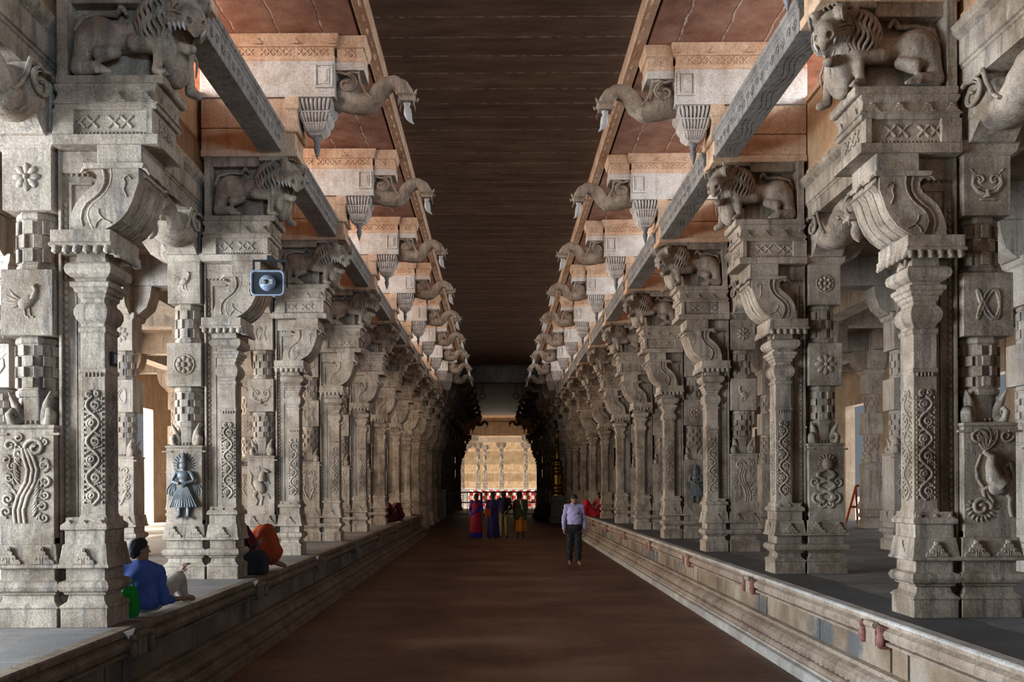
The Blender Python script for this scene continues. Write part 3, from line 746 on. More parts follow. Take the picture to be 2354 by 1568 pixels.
def build_upper_wall():
    mb = MB()
    mb.box(2.49, 3.66, .03, .50, 5.84, 5.92)
    mb.box(2.52, 3.66, .05, .48, 5.92, 6.155); mb.box(2.52, 3.66, .05, .48, 6.163, 6.49)
    mb.rect(2.47, 2.64, .02, .50, [(6.10, -.02), (6.11, 0), (6.17, 0), (6.19, -.02), (6.35, -.02), (6.37, 0), (6.49, 0)])
    return mb
def build_upper_slab():
    mb = MB()
    mb.rect(2.04, 3.66, .02, .50, [(6.49, 0), (6.885, 0)])
    # raised square frame near the end
    for a in ((2.06, 2.28, 6.585, 6.61), (2.06, 2.28, 6.83, 6.855)): mb.box(a[0], a[1], .0, .03, a[2], a[3])
    for a in ((2.06, 2.085), (2.255, 2.28)): mb.box(a[0], a[1], .0, .03, 6.61, 6.83)
    mb.box(2.10, 2.24, .01, .03, 6.63, 6.81); mb.box(2.13, 2.18, .0, .03, 6.65, 6.79)
    mb.rect(1.70, 2.04, .06, .46, [(6.80, 0), (6.885, 0)])
    return mb
def build_frieze():
    mb = MB()
    mb.rect(2.04, 3.66, .02, .50, [(6.885, -.01), (6.89, -.01), (6.9, 0), (6.94, 0), (6.945, -.014), (7.04, -.014), (7.045, .01), (7.065, .015), (7.09, .03), (7.12, .035), (7.155, .05), (7.17, .05)])
    diamonds(mb, 2.16, 5, .075, .032, 6.993, .009); diamonds(mb, 2.60, 5, .075, .032, 6.993, .009); diamonds(mb, 3.05, 5, .075, .032, 6.993, .009)
    for x in (2.06, 2.5, 2.95, 3.4): lotus_motif(mb, x, -.02, 7.06, .05)
    mb.rect(1.70, 2.035, .06, .46, [(6.885, -.01), (6.89, -.01), (6.9, 0), (6.94, 0), (6.945, -.012), (7.04, -.012), (7.045, .01), (7.09, .02), (7.13, .03), (7.17, .03)])
    diamonds(mb, 1.83, 2, .075, .070, 6.993, .009)
    return mb
def build_trunk():
    """makara corbel: scrolled head and a trunk that rises and droops (origin shared with the pier)"""
    P = [ell((1.86, .26, 6.60), (.19, .16, .19), .05), ell((1.93, .26, 6.50), (.12, .15, .13), .05)]
    path = [(1.80, 6.44, .145), (1.66, 6.42, .135), (1.56, 6.49, .125), (1.49, 6.60, .115), (1.41, 6.69, .105), (1.31, 6.72, .097), (1.22, 6.67, .09), (1.17, 6.59, .084), (1.155, 6.53, .08)]
    for (a, b, r), (c, d, q) in zip(path, path[1:]): P.append(cap((a, .26, b), (c, .26, d), r, q, .03))
    P.append(cap((2.02, .26, 6.42), (1.72, .26, 6.36), .08, .07, .04))
    mb = MB(); mb.mesh(*sdf(P, .016))
    for s in (.095, .425):                                  # head scrolls, wavy crest and flutes on both cheeks
        for o in (0, .03): mb.tube([(x, s, z) for x, z in spiral(1.87, 6.63, .15 - o, 1.15, R(100), 1)], .014 - o * .15, 6)
        mb.tube([(1.72, s, 6.80), (1.70, s + (.26 - s) * .1, 6.66), (1.64, s + (.26 - s) * .15, 6.52), (1.56, s + (.26 - s) * .15, 6.44)], .016, 6)
        mb.tube([(2.04, s, 6.76), (1.95, s, 6.79), (1.87, s, 6.76), (1.80, s, 6.79), (1.71, s, 6.77)], .02, 6)
    mb.rect(1.07, 1.24, .175, .345, [(6.435, -.012), (6.44, 0), (6.475, 0), (6.48, -.01), (6.505, .0), (6.53, .022), (6.535, .0)])
    for sx, sy in ((1.05, .155), (1.26, .155), (1.05, .365), (1.26, .365)):
        mb.tube([(sx, sy, 6.51), (sx + (sx - 1.155) * .12, sy + (sy - .26) * .12, 6.55), (sx + (sx - 1.155) * .3, sy + (sy - .26) * .2, 6.575)], [.02, .014, .003], 5)
    for y in (.17, .35): mb.tube([(1.07, y, 6.44), (1.06, y, 6.40), (1.065, y, 6.36)], [.008, .006, .002], 5); mb.tube([(1.24, y, 6.44), (1.25, y, 6.40), (1.245, y, 6.36)], [.008, .006, .002], 5)
    return mb
def build_trunk_tip():
    mb = MB()
    mb.tube([(1.155, .26, 6.44), (1.155, .26, 6.41), (1.157, .26, 6.385), (1.15, .26, 6.34), (1.145, .26, 6.28), (1.13, .26, 6.22), (1.105, .26, 6.175), (1.07, .26, 6.14)],
            [.045, .036, .032, .045, .048, .038, .02, .004], 10)
    return mb
def build_pendant():
    """three tiers of ribbed petals hanging like an upturned flower"""
    mb = MB(); cx, cy = 2.255, .26
    def tier(z0, z1, h0, h1):
        mb.rect(cx, cx, cy, cy, [(z1, h1 - .03), (z0, h0 - .03)])
        for i in range(8):
            t = -1 + (i + .5) * .25
            for s in (-1, 1):
                for f in (0, 1):
                    pts = []
                    for q in np.linspace(0, 1, 5):
                        h = h0 + (h1 - h0) * q + .022 * math.sin(q * math.pi) - .012
                        u, v = t * (h0 + (h1 - h0) * q), s * h
                        pts.append((cx + (v if f else u), cy + (u if f else v), z0 + (z1 - z0) * q))
                    mb.tube(pts, [.014, .019, .019, .016, .010], 5)
        mb.rect(cx, cx, cy, cy, [(z0 - .012, h0 - .01), (z0 - .006, h0 + .006), (z0 + .01, h0 + .006), (z0 + .014, h0 - .01)])
    mb.rect(cx, cx, cy, cy, [(6.42, .20), (6.425, .215), (6.46, .218), (6.49, .20)])
    tier(6.42, 6.27, .215, .175); tier(6.27, 6.15, .175, .135); tier(6.15, 6.05, .135, .09)
    mb.rect(cx, cx, cy, cy, [(6.02, .05), (6.03, .075), (6.045, .085), (6.065, .085)])
    return mb
def build_spike():
    mb = MB(); mb.lathe(2.255, .26, [(5.755, .002), (5.80, .018), (5.86, .036), (5.90, .043), (5.93, .036), (5.95, .03), (5.97, .042), (6.0, .05), (6.03, .05)], 12)
    return mb
def build_capital():
    """cross-shaped head on the outer shaft"""
    mb = MB()
    mb.rect(3.70, 4.10, .04, .44, [(4.575, 0), (4.60, .03), (4.68, .05), (4.72, .0), (5.125, 0)])
    for s in (1, -1):
        pts = [(0, 4.62), (s * .28, 4.66), (s * .42, 4.78), (s * .48, 4.95), (s * .50, 5.12), (0, 5.12)]
        mb.prism([(.24 + a, b) for a, b in pts], 3.72, 4.08, 'yz')
    mb.prism([(4.05, 4.62), (4.3, 4.68), (4.42, 4.85), (4.46, 5.12), (4.05, 5.12)], .06, .42)
    return mb

PIER = {}
def pier_meshes():
    st, wm = M['stone'], M['warm']
    def up(v): return (min(v[0] + .04, 3.69), v[1], 5.84 + (v[2] - 5.84) * 1.08)
    def pend(v): return (v[0] + .09, v[1], v[2] + .125)
    def trunk(v): return (v[0] + .09, v[1], 6.875 + (v[2] - 6.80) * .86)
    FIT = dict(upper_masonry=up, cantilever_slab=up, lozenge_frieze=up, lotus_pendant=pend, pendant_spike=pend, trunk_corbel=trunk, teardrop_finial=trunk)
    def add(k, f, m, bev=0):
        mb = f()
        if k in FIT: mb.v = [FIT[k](v) for v in mb.v]
        PIER[k] = mb.data(k, m, ORG, bev)
    add('colonnette', build_colonnette, st, .006); add('creeper_carving', build_colonnette_relief, st)
    add('backing_slab', build_slab, st); add('outer_shaft', build_shaft, st, .006); PIER['corner_ornament'] = build_flame().data('corner_ornament', st)
    add('abacus', build_abacus, st, .006); add('scroll_bracket', build_bracket, st, .006); add('lozenge_slab', build_impost, st, .006)
    add('lion_block', build_lion_block, st, .006); add('lion', build_lion, st); add('mane', build_mane, st); PIER['fangs'] = [fang(s, i).data('fang', M['teeth'], ORG) for s in (-1, 1) for i in range(4)]
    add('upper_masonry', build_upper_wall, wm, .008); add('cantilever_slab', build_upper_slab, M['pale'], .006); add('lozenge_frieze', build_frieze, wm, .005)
    add('trunk_corbel', build_trunk, M['stone_mid']); add('side_corbel', build_trunk, st); add('side_finial', build_trunk_tip, st); add('teardrop_finial', build_trunk_tip, M['white_stone'])
    add('lotus_pendant', build_pendant, M['warm_pale']); add('pendant_spike', build_spike, M['grey_spike']); add('shaft_capital', build_capital, st, .008)
M['stone_mid'] = stone('brown_granite', (.24, .155, .10), (.42, .31, .225), (.10, .075, .06), (.56, .49, .42), streak=.9)
M['warm_pale'] = stone('pale_granite', (.50, .40, .33), (.62, .54, .47), (.30, .20, .15), (.70, .66, .62), streak=.4)
pier_meshes()
ROS = [rosette(i).data('carved_motif', M['stone']) for i in range(5)]
LOW = [lower_relief(i).data('carved_figure', M['bronze'] if i == 1 else M['stone']) for i in range(7)]

def flames(shaft, mesh, cx, cy):
    for sx in (-1, 1):
        for sy in (-1, 1): inst(mesh, 'corner_ornament', shaft, (cx + sx * .05, cy + sy * .05, 1.59), math.atan2(sy, sx))
def make_pier(side, Y, low, ros, dark=False, plinth=False):
    """side +1 / -1 from the nave axis"""
    root = empty('stone_pier', (side * 3.65, Y, .803), 0, (side, 1, 1))
    def p(key, parent=root, name=None):
        return inst(PIER[key], name or key, parent)
    c = p('colonnette'); p('creeper_carving', c)
    p('backing_slab')
    s = p('outer_shaft'); flames(s, PIER['corner_ornament'], .25, .24)
    inst(LOW[low], 'carved_figure', s, (.25, .022, .80 if low != 1 else .72), 0, (1.05, 1.0, 1.0 if low != 1 else 1.05))
    inst(ROS[ros[0]], 'carved_motif', s, (.25, .035, 2.56)); inst(ROS[ros[1]], 'carved_motif', s, (.25, .045, 3.55), 0, (.85, 1, .85))
    p('shaft_capital'); p('abacus'); p('scroll_bracket'); p('lozenge_slab'); b = p('lion_block')
    l = p('lion'); p('mane', l)
    for fm in PIER['fangs']: inst(fm, 'fang', l)
    p('upper_masonry'); us = p('cantilever_slab'); p('lozenge_frieze', us)
    t = p('trunk_corbel'); p('teardrop_finial', t)
    q = p('lotus_pendant'); p('pendant_spike', q)
    # side corbels under the wall beams: the same trunk form turned along the row
    for d in (-1, 1):
        o = inst(PIER['side_corbel'], 'side_corbel', root, corbel_loc(d), R(90) if d < 0 else R(-90), CS)
        inst(PIER['side_finial'], 'teardrop_finial', o)
    if plinth:
        mb = MB(); mb.rect(-.42, .54, -.08, .58, [(-.8, .06), (-.6, .06), (-.55, .0), (-.06, .0), (-.04, .03), (0, .03)])
        mb.build('foot_block', M['stone'], root)
    return root
CS = (1.05, 1.35, .85)
def corbel_loc(d):
    # mesh coordinates are relative to ORG: head at x = 2.04 - 3.65, y = .26, top z = 6.80 - .8; the trunk points to -x
    hx, hy, hz = (2.04 - 3.65) * CS[0], .26 * CS[1], (6.80 - .8) * CS[2]
    return (.25 + hy, .04 - hx, (5.13 - .8) - hz) if d < 0 else (.25 - hy, .44 + hx, (5.13 - .8) - hz)
M['roof'] = stone('terracotta_roof', (.42, .20, .11), (.55, .30, .18), (.30, .13, .08), (.62, .42, .32), streak=.2)
M['wall_tan'] = stone('tan_wall', (.36, .25, .16), (.48, .36, .25), (.20, .13, .09), (.58, .5, .4), streak=.5)
# ------------------------------------------------------------------ setting
PITCH = 3.53
YR = [7.08 + PITCH * k for k in range(-1, 16)]
YL = [6.82 + PITCH * k for k in range(-1, 16)]
NLIT = 8                                                    # piers beside the raised platforms
YEND = 66.5
def struct(name, mb, mat, bev=0):
    o = mb.build(name, mat, None, (0, 0, 0), bev); o['kind'] = 'structure'; return o

mb = MB(); mb.box(-13, 13, -9, 72, -.3, 0); struct('floor', mb, M['floor'])
mb = MB(); mb.box(-60, -12.9, -30, 130, -.5, -.1); mb.box(12.9, 60, -30, 130, -.5, -.1); mb.box(-13, 13, 72, 130, -.5, -.1)
struct('ground_courtyard', mb, M['court'])
# nave ceiling: middle strip of cross slabs, lower than nothing, with long slabs on both sides
mb = MB(); mb.box(-1.58, 1.58, -9, 69, 7.47, 7.8); struct('ceiling', mb, M['ceiling'])
for s in (-1, 1):
    mb = MB(); mb.box(*sorted((s * 1.755, s * 4.7)), -9, 69, 7.285, 7.7); struct('ceiling_side_slabs', mb, M['red'])
    mb = MB()
    a = (1.57, 1.725) if s > 0 else (-1.725, -1.57)
    mb.rect(a[0], a[1], -9, 69, [(7.28, -.012), (7.30, 0), (7.47, 0)])
    for i in range(140): mb.ball((s * 1.63, -2 + i * .30, 7.282), (.020, .10, .006), 6, 3)
    struct('trim_1', mb, M['warm'])
    # aisle ceiling and roof, wall beams, high wall with its window band
    mb = MB(); mb.box(*sorted((s * 3.76, s * 12.2)), -9, 69, 5.60, 5.9); struct('ceiling_aisle', mb, M['plinth'])
    mb = MB(); mb.box(*sorted((s * 3.95, s * 12.2)), -9, 69, 5.9, 5.95); struct('roof_aisle', mb, M['roof'])
    mb = MB()
    prof = [(3.69, 5.12), (3.69, 5.27), (3.675, 5.28), (3.675, 5.30), (3.655, 5.31), (3.655, 5.50), (3.64, 5.51), (3.60, 5.545), (3.58, 5.60), (4.15, 5.60), (4.15, 5.12)]
    mb.prism([(s * u, z) for u, z in prof], -9, 68.5); struct('trim_2', mb, M['stone'])
    mb = MB(); mb.box(*sorted((s * 3.70, s * 3.86)), -9, 69, 5.6, 6.60)
    mb.box(*sorted((s * 3.66, s * 3.90)), -9, 69, 6.55, 6.62); mb.box(*sorted((s * 3.67, s * 3.8)), -9, 69, 5.6, 5.72)
    mb.box(*sorted((s * 3.70, s * 3.86)), 36.5, 69, 6.6, 7.3)
    struct('wall_right' if s > 0 else 'wall_left', mb, M['wall'])
    mb = MB(); mb.box(*sorted((s * 3.2, s * 12.6)), -9, 69, -.01, .78)
    # outer aisle wall, open in the middle of each bay
    mb2 = MB(); Ys = YR if s > 0 else YL
    for y in Ys[1:10]:
        mb2.box(*sorted((s * 10.8, s * 11.1)), y + PITCH - .98, y + PITCH + 1.02, .0, 5.65)
        mb2.box(*sorted((s * 10.8, s * 11.1)), y + 1.0, y + PITCH - .96, 4.3, 5.65)
    struct('wall_outer', mb2, M['wall_tan'])
    mb2 = MB(); mb2.box(*sorted((s * 12.2, s * 12.5)), 34, 69, .0, 5.9); struct('wall_far', mb2, M['aisle'])
# ends: dark cross beam, gate lintel
mb = MB(); mb.box(-2.2, 2.2, 39.9, 40.5, 6.62, 7.4); struct('trim_3', mb, M['dark'])
mb = MB(); mb.box(-6, -3.02, 76, 77, 0, 9); mb.box(3.3, 6, 76, 77, 0, 9)
for q in (-1, 1):
    c = -3.02 if q < 0 else 3.3
    mb.prism([(c, 4.6), (c - q * .25, 4.75), (c - q * .35, 5.1), (c - q * .75, 5.3), (c - q * .85, 5.7), (c - q * 1.25, 5.85), (c - q * 1.3, 6.3), (c + q * .2, 6.3), (c + q * .2, 4.6)], 75.9, 76.6)
struct('wall_gate', mb, M['stone'])
mb = MB(); mb.box(-3.4, 3.4, 76.0, 76.9, 6.25, 7.8); mb.box(-6.2, 6.2, 75.7, 76.9, 7.8, 8.1); mb.box(-3.4, 3.4, 75.9, 76.1, 7.3, 7.4); struct('trim_4', mb, M['wall'])
mb = MB(); mb.box(-13, -3.7, 66.9, 67.6, 0, 7.6); mb.box(3.7, 13, 66.9, 67.6, 0, 7.6); struct('wall_end', mb, M['dark'])
mb = MB(); mb.box(-12.5, 12.5, -9, -8.8, 5.2, 7.7); struct('wall_front', mb, M['stone'])

# raised platforms with moulded edges
def plinth(side, y1):
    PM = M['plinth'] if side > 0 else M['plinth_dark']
    root = tag(empty('stone_platform', (side * 3.02, 0, 0)), None, 'platform')
    mb = MB(); s = side
    def X(u): return s * (u - 3.02)
    mb.prism([(X(3.075), 0.0), (X(3.075), .80), (X(10.75), .80), (X(10.75), 0)], -9, y1 + .0)
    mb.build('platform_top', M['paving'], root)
    # moulded edge: courses from floor to lip, with panel slabs and a petal course
    prof = [(2.80, 0), (2.80, .085), (2.815, .10), (2.865, .105), (2.865, .125), (2.88, .135), (2.885, .165), (2.90, .18), (2.95, .185),
            (2.92, .20), (2.915, .225), (2.93, .26), (2.965, .29), (3.01, .31), (3.015, .335), (2.985, .34), (2.985, .36), (3.075, .37),
            (3.075, .585), (3.0, .59), (2.995, .615), (3.03, .62), (3.03, .63), (2.985, .645), (2.975, .68), (2.99, .71), (3.03, .735), (3.03, .745), (2.995, .75), (2.995, .775), (3.015, .80), (3.12, .803), (3.12, 0)]
    Ys = YR if side > 0 else YL
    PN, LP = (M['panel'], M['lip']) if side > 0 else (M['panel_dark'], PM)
    ib = 5; il = next(i for i, q in enumerate(prof) if q == (3.075, .37)); iu = il + 1
    def course(name, pts, mat): 
        m_ = MB(); m_.prism([(X(u), z) for u, z in pts], -9, y1); return m_, name, mat
    m_, n_, t_ = course('base_course', prof[:ib] + [(3.15, prof[ib - 1][1]), (3.15, 0)], LP); m_.build(n_, t_, root)
    m_, n_, t_ = course('lower_moulding', prof[ib - 1:il + 1] + [(3.15, .37), (3.15, prof[ib - 1][1])], PM)
    for i in range(int((min(y1, 26) - 2) / .12)): m_.ball((X(2.945), 2 + i * .12, .185), (.03, .045, .022), 5, 3)
    m_.build(n_, t_, root)
    m_ = MB(); m_.box(*sorted((X(3.075), X(3.15))), -9, y1, .36, .60)
    for y in [Ys[0] - PITCH * 2, Ys[0] - PITCH] + Ys:
        for a, b in ((y - .045, y + PITCH * .42), (y + PITCH * .425, y + PITCH - .385), (y + PITCH - .345, y + PITCH - .085)):
            if a < y1: m_.box(*sorted((X(3.045), X(3.09))), a, min(b, y1), .365, .595)
    m_.build('panel_face', PN, root)
    ie = len(prof) - 2
    m_, n_, t_ = course('upper_moulding', prof[iu:ie - 1] + [(3.15, .775), (3.15, .585)], PM); m_.build(n_, t_, root)
    m_, n_, t_ = course('lip', [(2.995, .775), (2.998, .792), (3.012, .801), (3.11, .803), (3.11, .775)], LP); m_.build(n_, t_, root)
    # carved break of the rounded course in front of each pier
    mr = MB(); k = 1
    mt = MB()
    for q in (0,):
        mr.ball((s * -.05, q, .63), (.04, .045, .075), 8, 6); mr.ball((s * -.055, q, .72), (.03, .03, .035), 6, 5)
        mr.box(*sorted((s * -.05, s * .05)), q - .03, q + .03, .56, .745)
    mt.box(*sorted((s * -.06, s * .05)), -.09, .09, .57, .735); mt.tube([(s * -.055, -.09, .735), (s * -.055, .09, .735)], .03, 8)
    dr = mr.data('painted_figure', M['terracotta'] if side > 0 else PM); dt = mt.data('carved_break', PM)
    lm = MB(); lm.prism([(-.06, .79), (.14, .79), (.06, .70)], 0, s * .012, 'yz'); lm = lm.data('lit_patch', M['whitish'])  # white wedge painting light on the top of the moulding break
    for y in Ys:
        if y < y1:
            o = inst(dt, 'carved_break', root, (0, y + .13, 0)); [inst(dr, 'painted_figure', o, (0, dq, 0)) for dq in (-.17, .17)]
            if side < 0 and y < 15: inst(lm, 'lit_patch', root, (.035, y - .1, 0))
    mb = MB(); mb.prism([(X(u), z) for u, z in prof[:-2]] + [(X(6.0), .80), (X(6.0), 0)], y1, y1 + .25); mb.build('end_return', PM, root)
    return root
def paving():
    m, nt, b = newmat('grey_paving_slabs')
    n1 = noise(nt, (1, 1, 1), 1.5, 8, .65); n2 = noise(nt, (1, 1, 1), 40, 5, .75)
    base = ramp(nt, n1, [(.3, (.075, .065, .055)), (.5, (.13, .11, .095)), (.7, (.24, .20, .17))]).outputs[0]
    base = mixc(nt, .6, base, ramp(nt, n2, [(.3, (.4, .4, .4)), (.7, (1.2, 1.2, 1.2))]).outputs[0], 'MULTIPLY')
    j, _ = joints(nt, 1, 1.1, .02, .04); base = mixc(nt, math_n(nt, 'MULTIPLY', j, .5), base, (.25, .23, .21))
    nt.links.new(base, b.inputs['Base Color']); b.inputs['Roughness'].default_value = .75
    # worn dark strip along the edge of the far-side platform
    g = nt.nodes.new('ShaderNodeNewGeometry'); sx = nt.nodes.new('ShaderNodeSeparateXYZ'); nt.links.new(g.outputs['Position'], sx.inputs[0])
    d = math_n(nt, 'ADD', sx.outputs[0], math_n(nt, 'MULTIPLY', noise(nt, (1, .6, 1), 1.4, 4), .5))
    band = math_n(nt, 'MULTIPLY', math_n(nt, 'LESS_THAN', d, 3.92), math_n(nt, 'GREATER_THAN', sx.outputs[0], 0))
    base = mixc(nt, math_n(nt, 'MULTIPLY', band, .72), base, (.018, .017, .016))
    nt.links.new(base, b.inputs['Base Color']); bump(nt, b, n2, .4, .01)
    return m
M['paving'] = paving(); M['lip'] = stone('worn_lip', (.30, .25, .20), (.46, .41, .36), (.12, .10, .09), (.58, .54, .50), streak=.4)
pr = plinth(1, 33.6); pr['label'] = 'raised stone platform edge with rust-painted carved breaks, opposite the horn loudspeaker'
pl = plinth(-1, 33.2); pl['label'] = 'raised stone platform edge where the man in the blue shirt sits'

# ------------------------------------------------------------------ the two rows of piers
ORD = ['', 'first', 'second', 'third', 'fourth', 'fifth', 'sixth', 'seventh', 'eighth', 'ninth', 'tenth', 'eleventh', 'twelfth', 'thirteenth', 'fourteenth', 'fifteenth', 'sixteenth', 'seventeenth']
CARV = ['great S-shaped foliage scroll', 'dark crowned figure', 'rearing crested beast', 'intertwined serpents', 'rearing horse', 'foliage bouquet', 'pointed niche']
LOWL = [5, 0, 1, 4, 5, 0, 3, 6, 5]; LOWR = [5, 2, 3, 0, 1, 5, 4, 6, 2]
for side, Ys, low in ((-1, YL, LOWL), (1, YR, LOWR)):
    row = 'loudspeaker row' if side < 0 else 'row facing the loudspeaker'
    for i, y in enumerate(Ys):
        k = low[i % 9] if i else 5
        r = make_pier(side, y, k, ((0, 1), (4, 0), (1, 4), (2, 3), (3, 2))[(i + (0 if side < 0 else 3)) % 5], plinth=i > NLIT)
        if i == 0: lab = 'carved granite pier of the %s before the first visible one' % row
        elif i <= NLIT: lab = 'granite pier, %s of the %s, %s on its foot' % (ORD[i], row, CARV[k])
        else: lab = 'shadowy carved pier, %s of the %s, beyond the platform' % (ORD[i], row)
        if side < 0: r.location.x += {1: .075, 2: .045}.get(i, 0)
        tag(r, lab, 'pier', 'great carved piers, ' + row, 'thing')

for side in (-1, 1):
    r = make_pier(side, 66.6, 5, (0, 1), plinth=True); r.location.x = side * 3.28
    tag(r, 'carved pier flanking the far gate, on the %s side' % ('loudspeaker' if side < 0 else 'gilded mast'), 'pier', 'piers flanking the far gate', 'thing')

# beams lying on the lions' heads
def beam_mesh(L):
    mb = MB()
    mb.rect(2.46, 2.74, 0, L, [(5.83, -.01), (5.835, 0), (6.03, 0), (6.035, .015), (6.06, .015), (6.065, .0), (6.085, .03), (6.12, .03)])
    return mb
def beam_relief(L):
    mb = MB()
    n = int(L / .16)
    for i in range(n):
        y = .1 + i * .16
        mb.tube([(2.456, y + a, 5.94 + b) for a, b in spiral(0, 0, .055, 1.1, 0, 1 if i % 2 else -1, 12)], .009, 4)
    for q in (-.05, 0, .05):
        mb.tube([(2.60 + q + .035 * math.sin(t * 9), t, 5.838) for t in np.linspace(.15, L - .15, 60)], .011, 4)
    return mb
BL = PITCH - .57
bm0 = beam_mesh(BL).data('tie_beam', M['beam'], (2.6, 0, 5.84), .006); br0 = beam_relief(BL).data('wave_carving', M['beam'], (2.6, 0, 5.84))
for side, Ys in ((-1, YL), (1, YR)):
    row = 'loudspeaker side' if side < 0 else 'side facing the loudspeaker'
    for i in range(0, 12):
        o = bpy.data.objects.new('tie_beam', bm0); COL.objects.link(o); o.location = (2.68 if side > 0 else -2.80, Ys[i] + .545, 5.885); o.scale = (side, 1, 1)
        inst(br0, 'wave_carving', o)
        tag(o, ('stone beam on lion heads from %s to %s pier, %s' % (ORD[i], ORD[i + 1], row)) if i else 'stone beam running overhead up to the first pier, ' + row,
            'beam', 'stone beams on the lion heads, ' + row, 'thing')

# ------------------------------------------------------------------ aisles: plainer shafts in rows, cross beams
def aisle_capital():
    mb = MB()
    mb.rect(-.20, .20, .04, .44, [(3.775, 0), (3.80, .03), (3.88, .05), (3.92, .0), (4.33, 0)])
    for s in (1, -1):
        pts = [(0, 3.82), (s * .28, 3.86), (s * .42, 3.98), (s * .48, 4.15), (s * .50, 4.32), (0, 4.32)]
        mb.prism([(.24 + a, b) for a, b in pts], -.18, .18, 'yz'); mb.prism(pts, .06, .42)
    return mb
ash = build_shaft(0, 0).data('aisle_shaft', M['aisle'], (0, 0, .8), .006); afl = build_flame().data('corner_ornament', M['aisle'])
acp = aisle_capital().data('cross_capital', M['aisle'])
AROS = [rosette(i).data('carved_motif', M['aisle']) for i in range(5)]; ALOW = [lower_relief(i).data('carved_figure', M['aisle']) for i in (6, 5)]
def aisle_pillar(x, y, k):
    root = empty('aisle_pillar', (x, y, .803))
    s = inst(ash, 'shaft', root); flames(s, afl, 0, .24)
    inst(ALOW[k % 2], 'carved_figure', s, (0, .022, .80), 0, (1.1, 1, 1)); inst(AROS[k % 5], 'carved_motif', s, (0, .035, 2.56)); inst(AROS[(k + 2) % 5], 'carved_motif', s, (0, .045, 3.55))
    inst(acp, 'cross_capital', root)
    return root
rows = [(-1, 6.15, YL, 'inner aisle row on the loudspeaker side'), (-1, 9.2, YL, 'outer aisle row on the loudspeaker side'),
        (1, 6.55, YR, 'inner aisle row facing the loudspeaker'), (1, 9.1, YR, 'outer aisle row facing the loudspeaker')]
for side, u, Ys, nm in rows:
    for i in range(1, 11):
        r = aisle_pillar(side * u, Ys[i], i)
        tag(r, 'carved aisle pillar, %s along the %s' % (ORD[i], nm), 'pillar', nm, 'thing')
for side, Ys in ((-1, YL), (1, YR)):
    mb = MB()
    for i in range(0, 17): mb.box(*sorted((side * 4.1, side * 12.2)), Ys[i] + .05, Ys[i] + .43, 5.13, 5.62)
    u2 = 6.15 if side < 0 else 6.55
    for u in (u2, 9.15): mb.box(*sorted((side * (u - .19), side * (u + .19))), -9, 68.5, 5.14, 5.61)
    struct('trim_5', mb, M['aisle'])
# ------------------------------------------------------------------ people
V = lambda *a: np.array(a, float)
def hand(w, d, n, t, s=1.0, curl=.5):
    """palm, four fingers and a thumb: wrist w, direction d, palm normal n, thumb on side t (+1/-1 along d x n)"""
    d = d / np.linalg.norm(d); n = n - d * (n @ d); n = n / np.linalg.norm(n); c = np.cross(d, n) * t
    P = [cap(w - d * .04 * s, w + d * .01 * s, .024 * s, .023 * s, .01),
         cap(w + d * .03 * s + c * .018 * s, w + d * .075 * s + c * .022 * s, .019 * s, .017 * s, .015), cap(w + d * .03 * s - c * .018 * s, w + d * .07 * s - c * .026 * s, .019 * s, .016 * s, .015),
         cap(w + d * .02 * s, w + d * .078 * s, .02 * s, .017 * s, .015)]
    for i, (L, o) in enumerate(((.068, .030), (.078, .010), (.072, -.010), (.056, -.029))):
        a = w + d * .085 * s + c * o * s * 1.05; k = curl * (1 + .15 * i)
        b = a + (d * math.cos(k * .5) + n * math.sin(k * .5)) * L * .45 * s
        e = b + (d * math.cos(k * 1.1) + n * math.sin(k * 1.1)) * L * .32 * s
        f = e + (d * math.cos(k * 1.6) + n * math.sin(k * 1.6)) * L * .25 * s
        P += [cap(a, b, .0095 * s, .009 * s, .004), cap(b, e, .009 * s, .008 * s, .003), cap(e, f, .008 * s, .0068 * s, .003)]
    a = w + d * .028 * s + c * .028 * s; b = a + (c * .7 + d * .6 + n * .3) * .035 * s; e = b + (c * .25 + d * .9 + n * .35) * .032 * s
    P += [cap(a, b, .012 * s, .0105 * s, .006), cap(b, e, .0105 * s, .008 * s, .003)]
    return P
def head_prims(c, Rm, s=1.0):
    f = lambda *p: c + Rm @ (V(*p) * s)
    P = [ell(c + Rm @ V(0, .012, .02) * s, V(.074, .092, .098) * s, .02, rot=Rm), ell(f(0, -.030, -.045), V(.056, .066, .068) * s, .03, rot=Rm),
         cap(f(0, -.088, .012), f(0, -.112, -.022), .010 * s, .016 * s, .012), ell(f(0, -.085, -.062), V(.026, .016, .010) * s, .01, rot=Rm), cap(f(0, -.075, -.095), f(0, -.08, -.10), .02 * s, None, .02),
         cap(f(-.035, -.082, .035), f(.035, -.082, .035), .012 * s, None, .02)]
    for q in (-1, 1):
        P += [ell(f(q * .074, .012, -.008), V(.012, .022, .032) * s, .008, rot=Rm), ell(f(q * .03, -.094, .016), V(.017, .014, .011) * s, .006, True, Rm)]
    return P
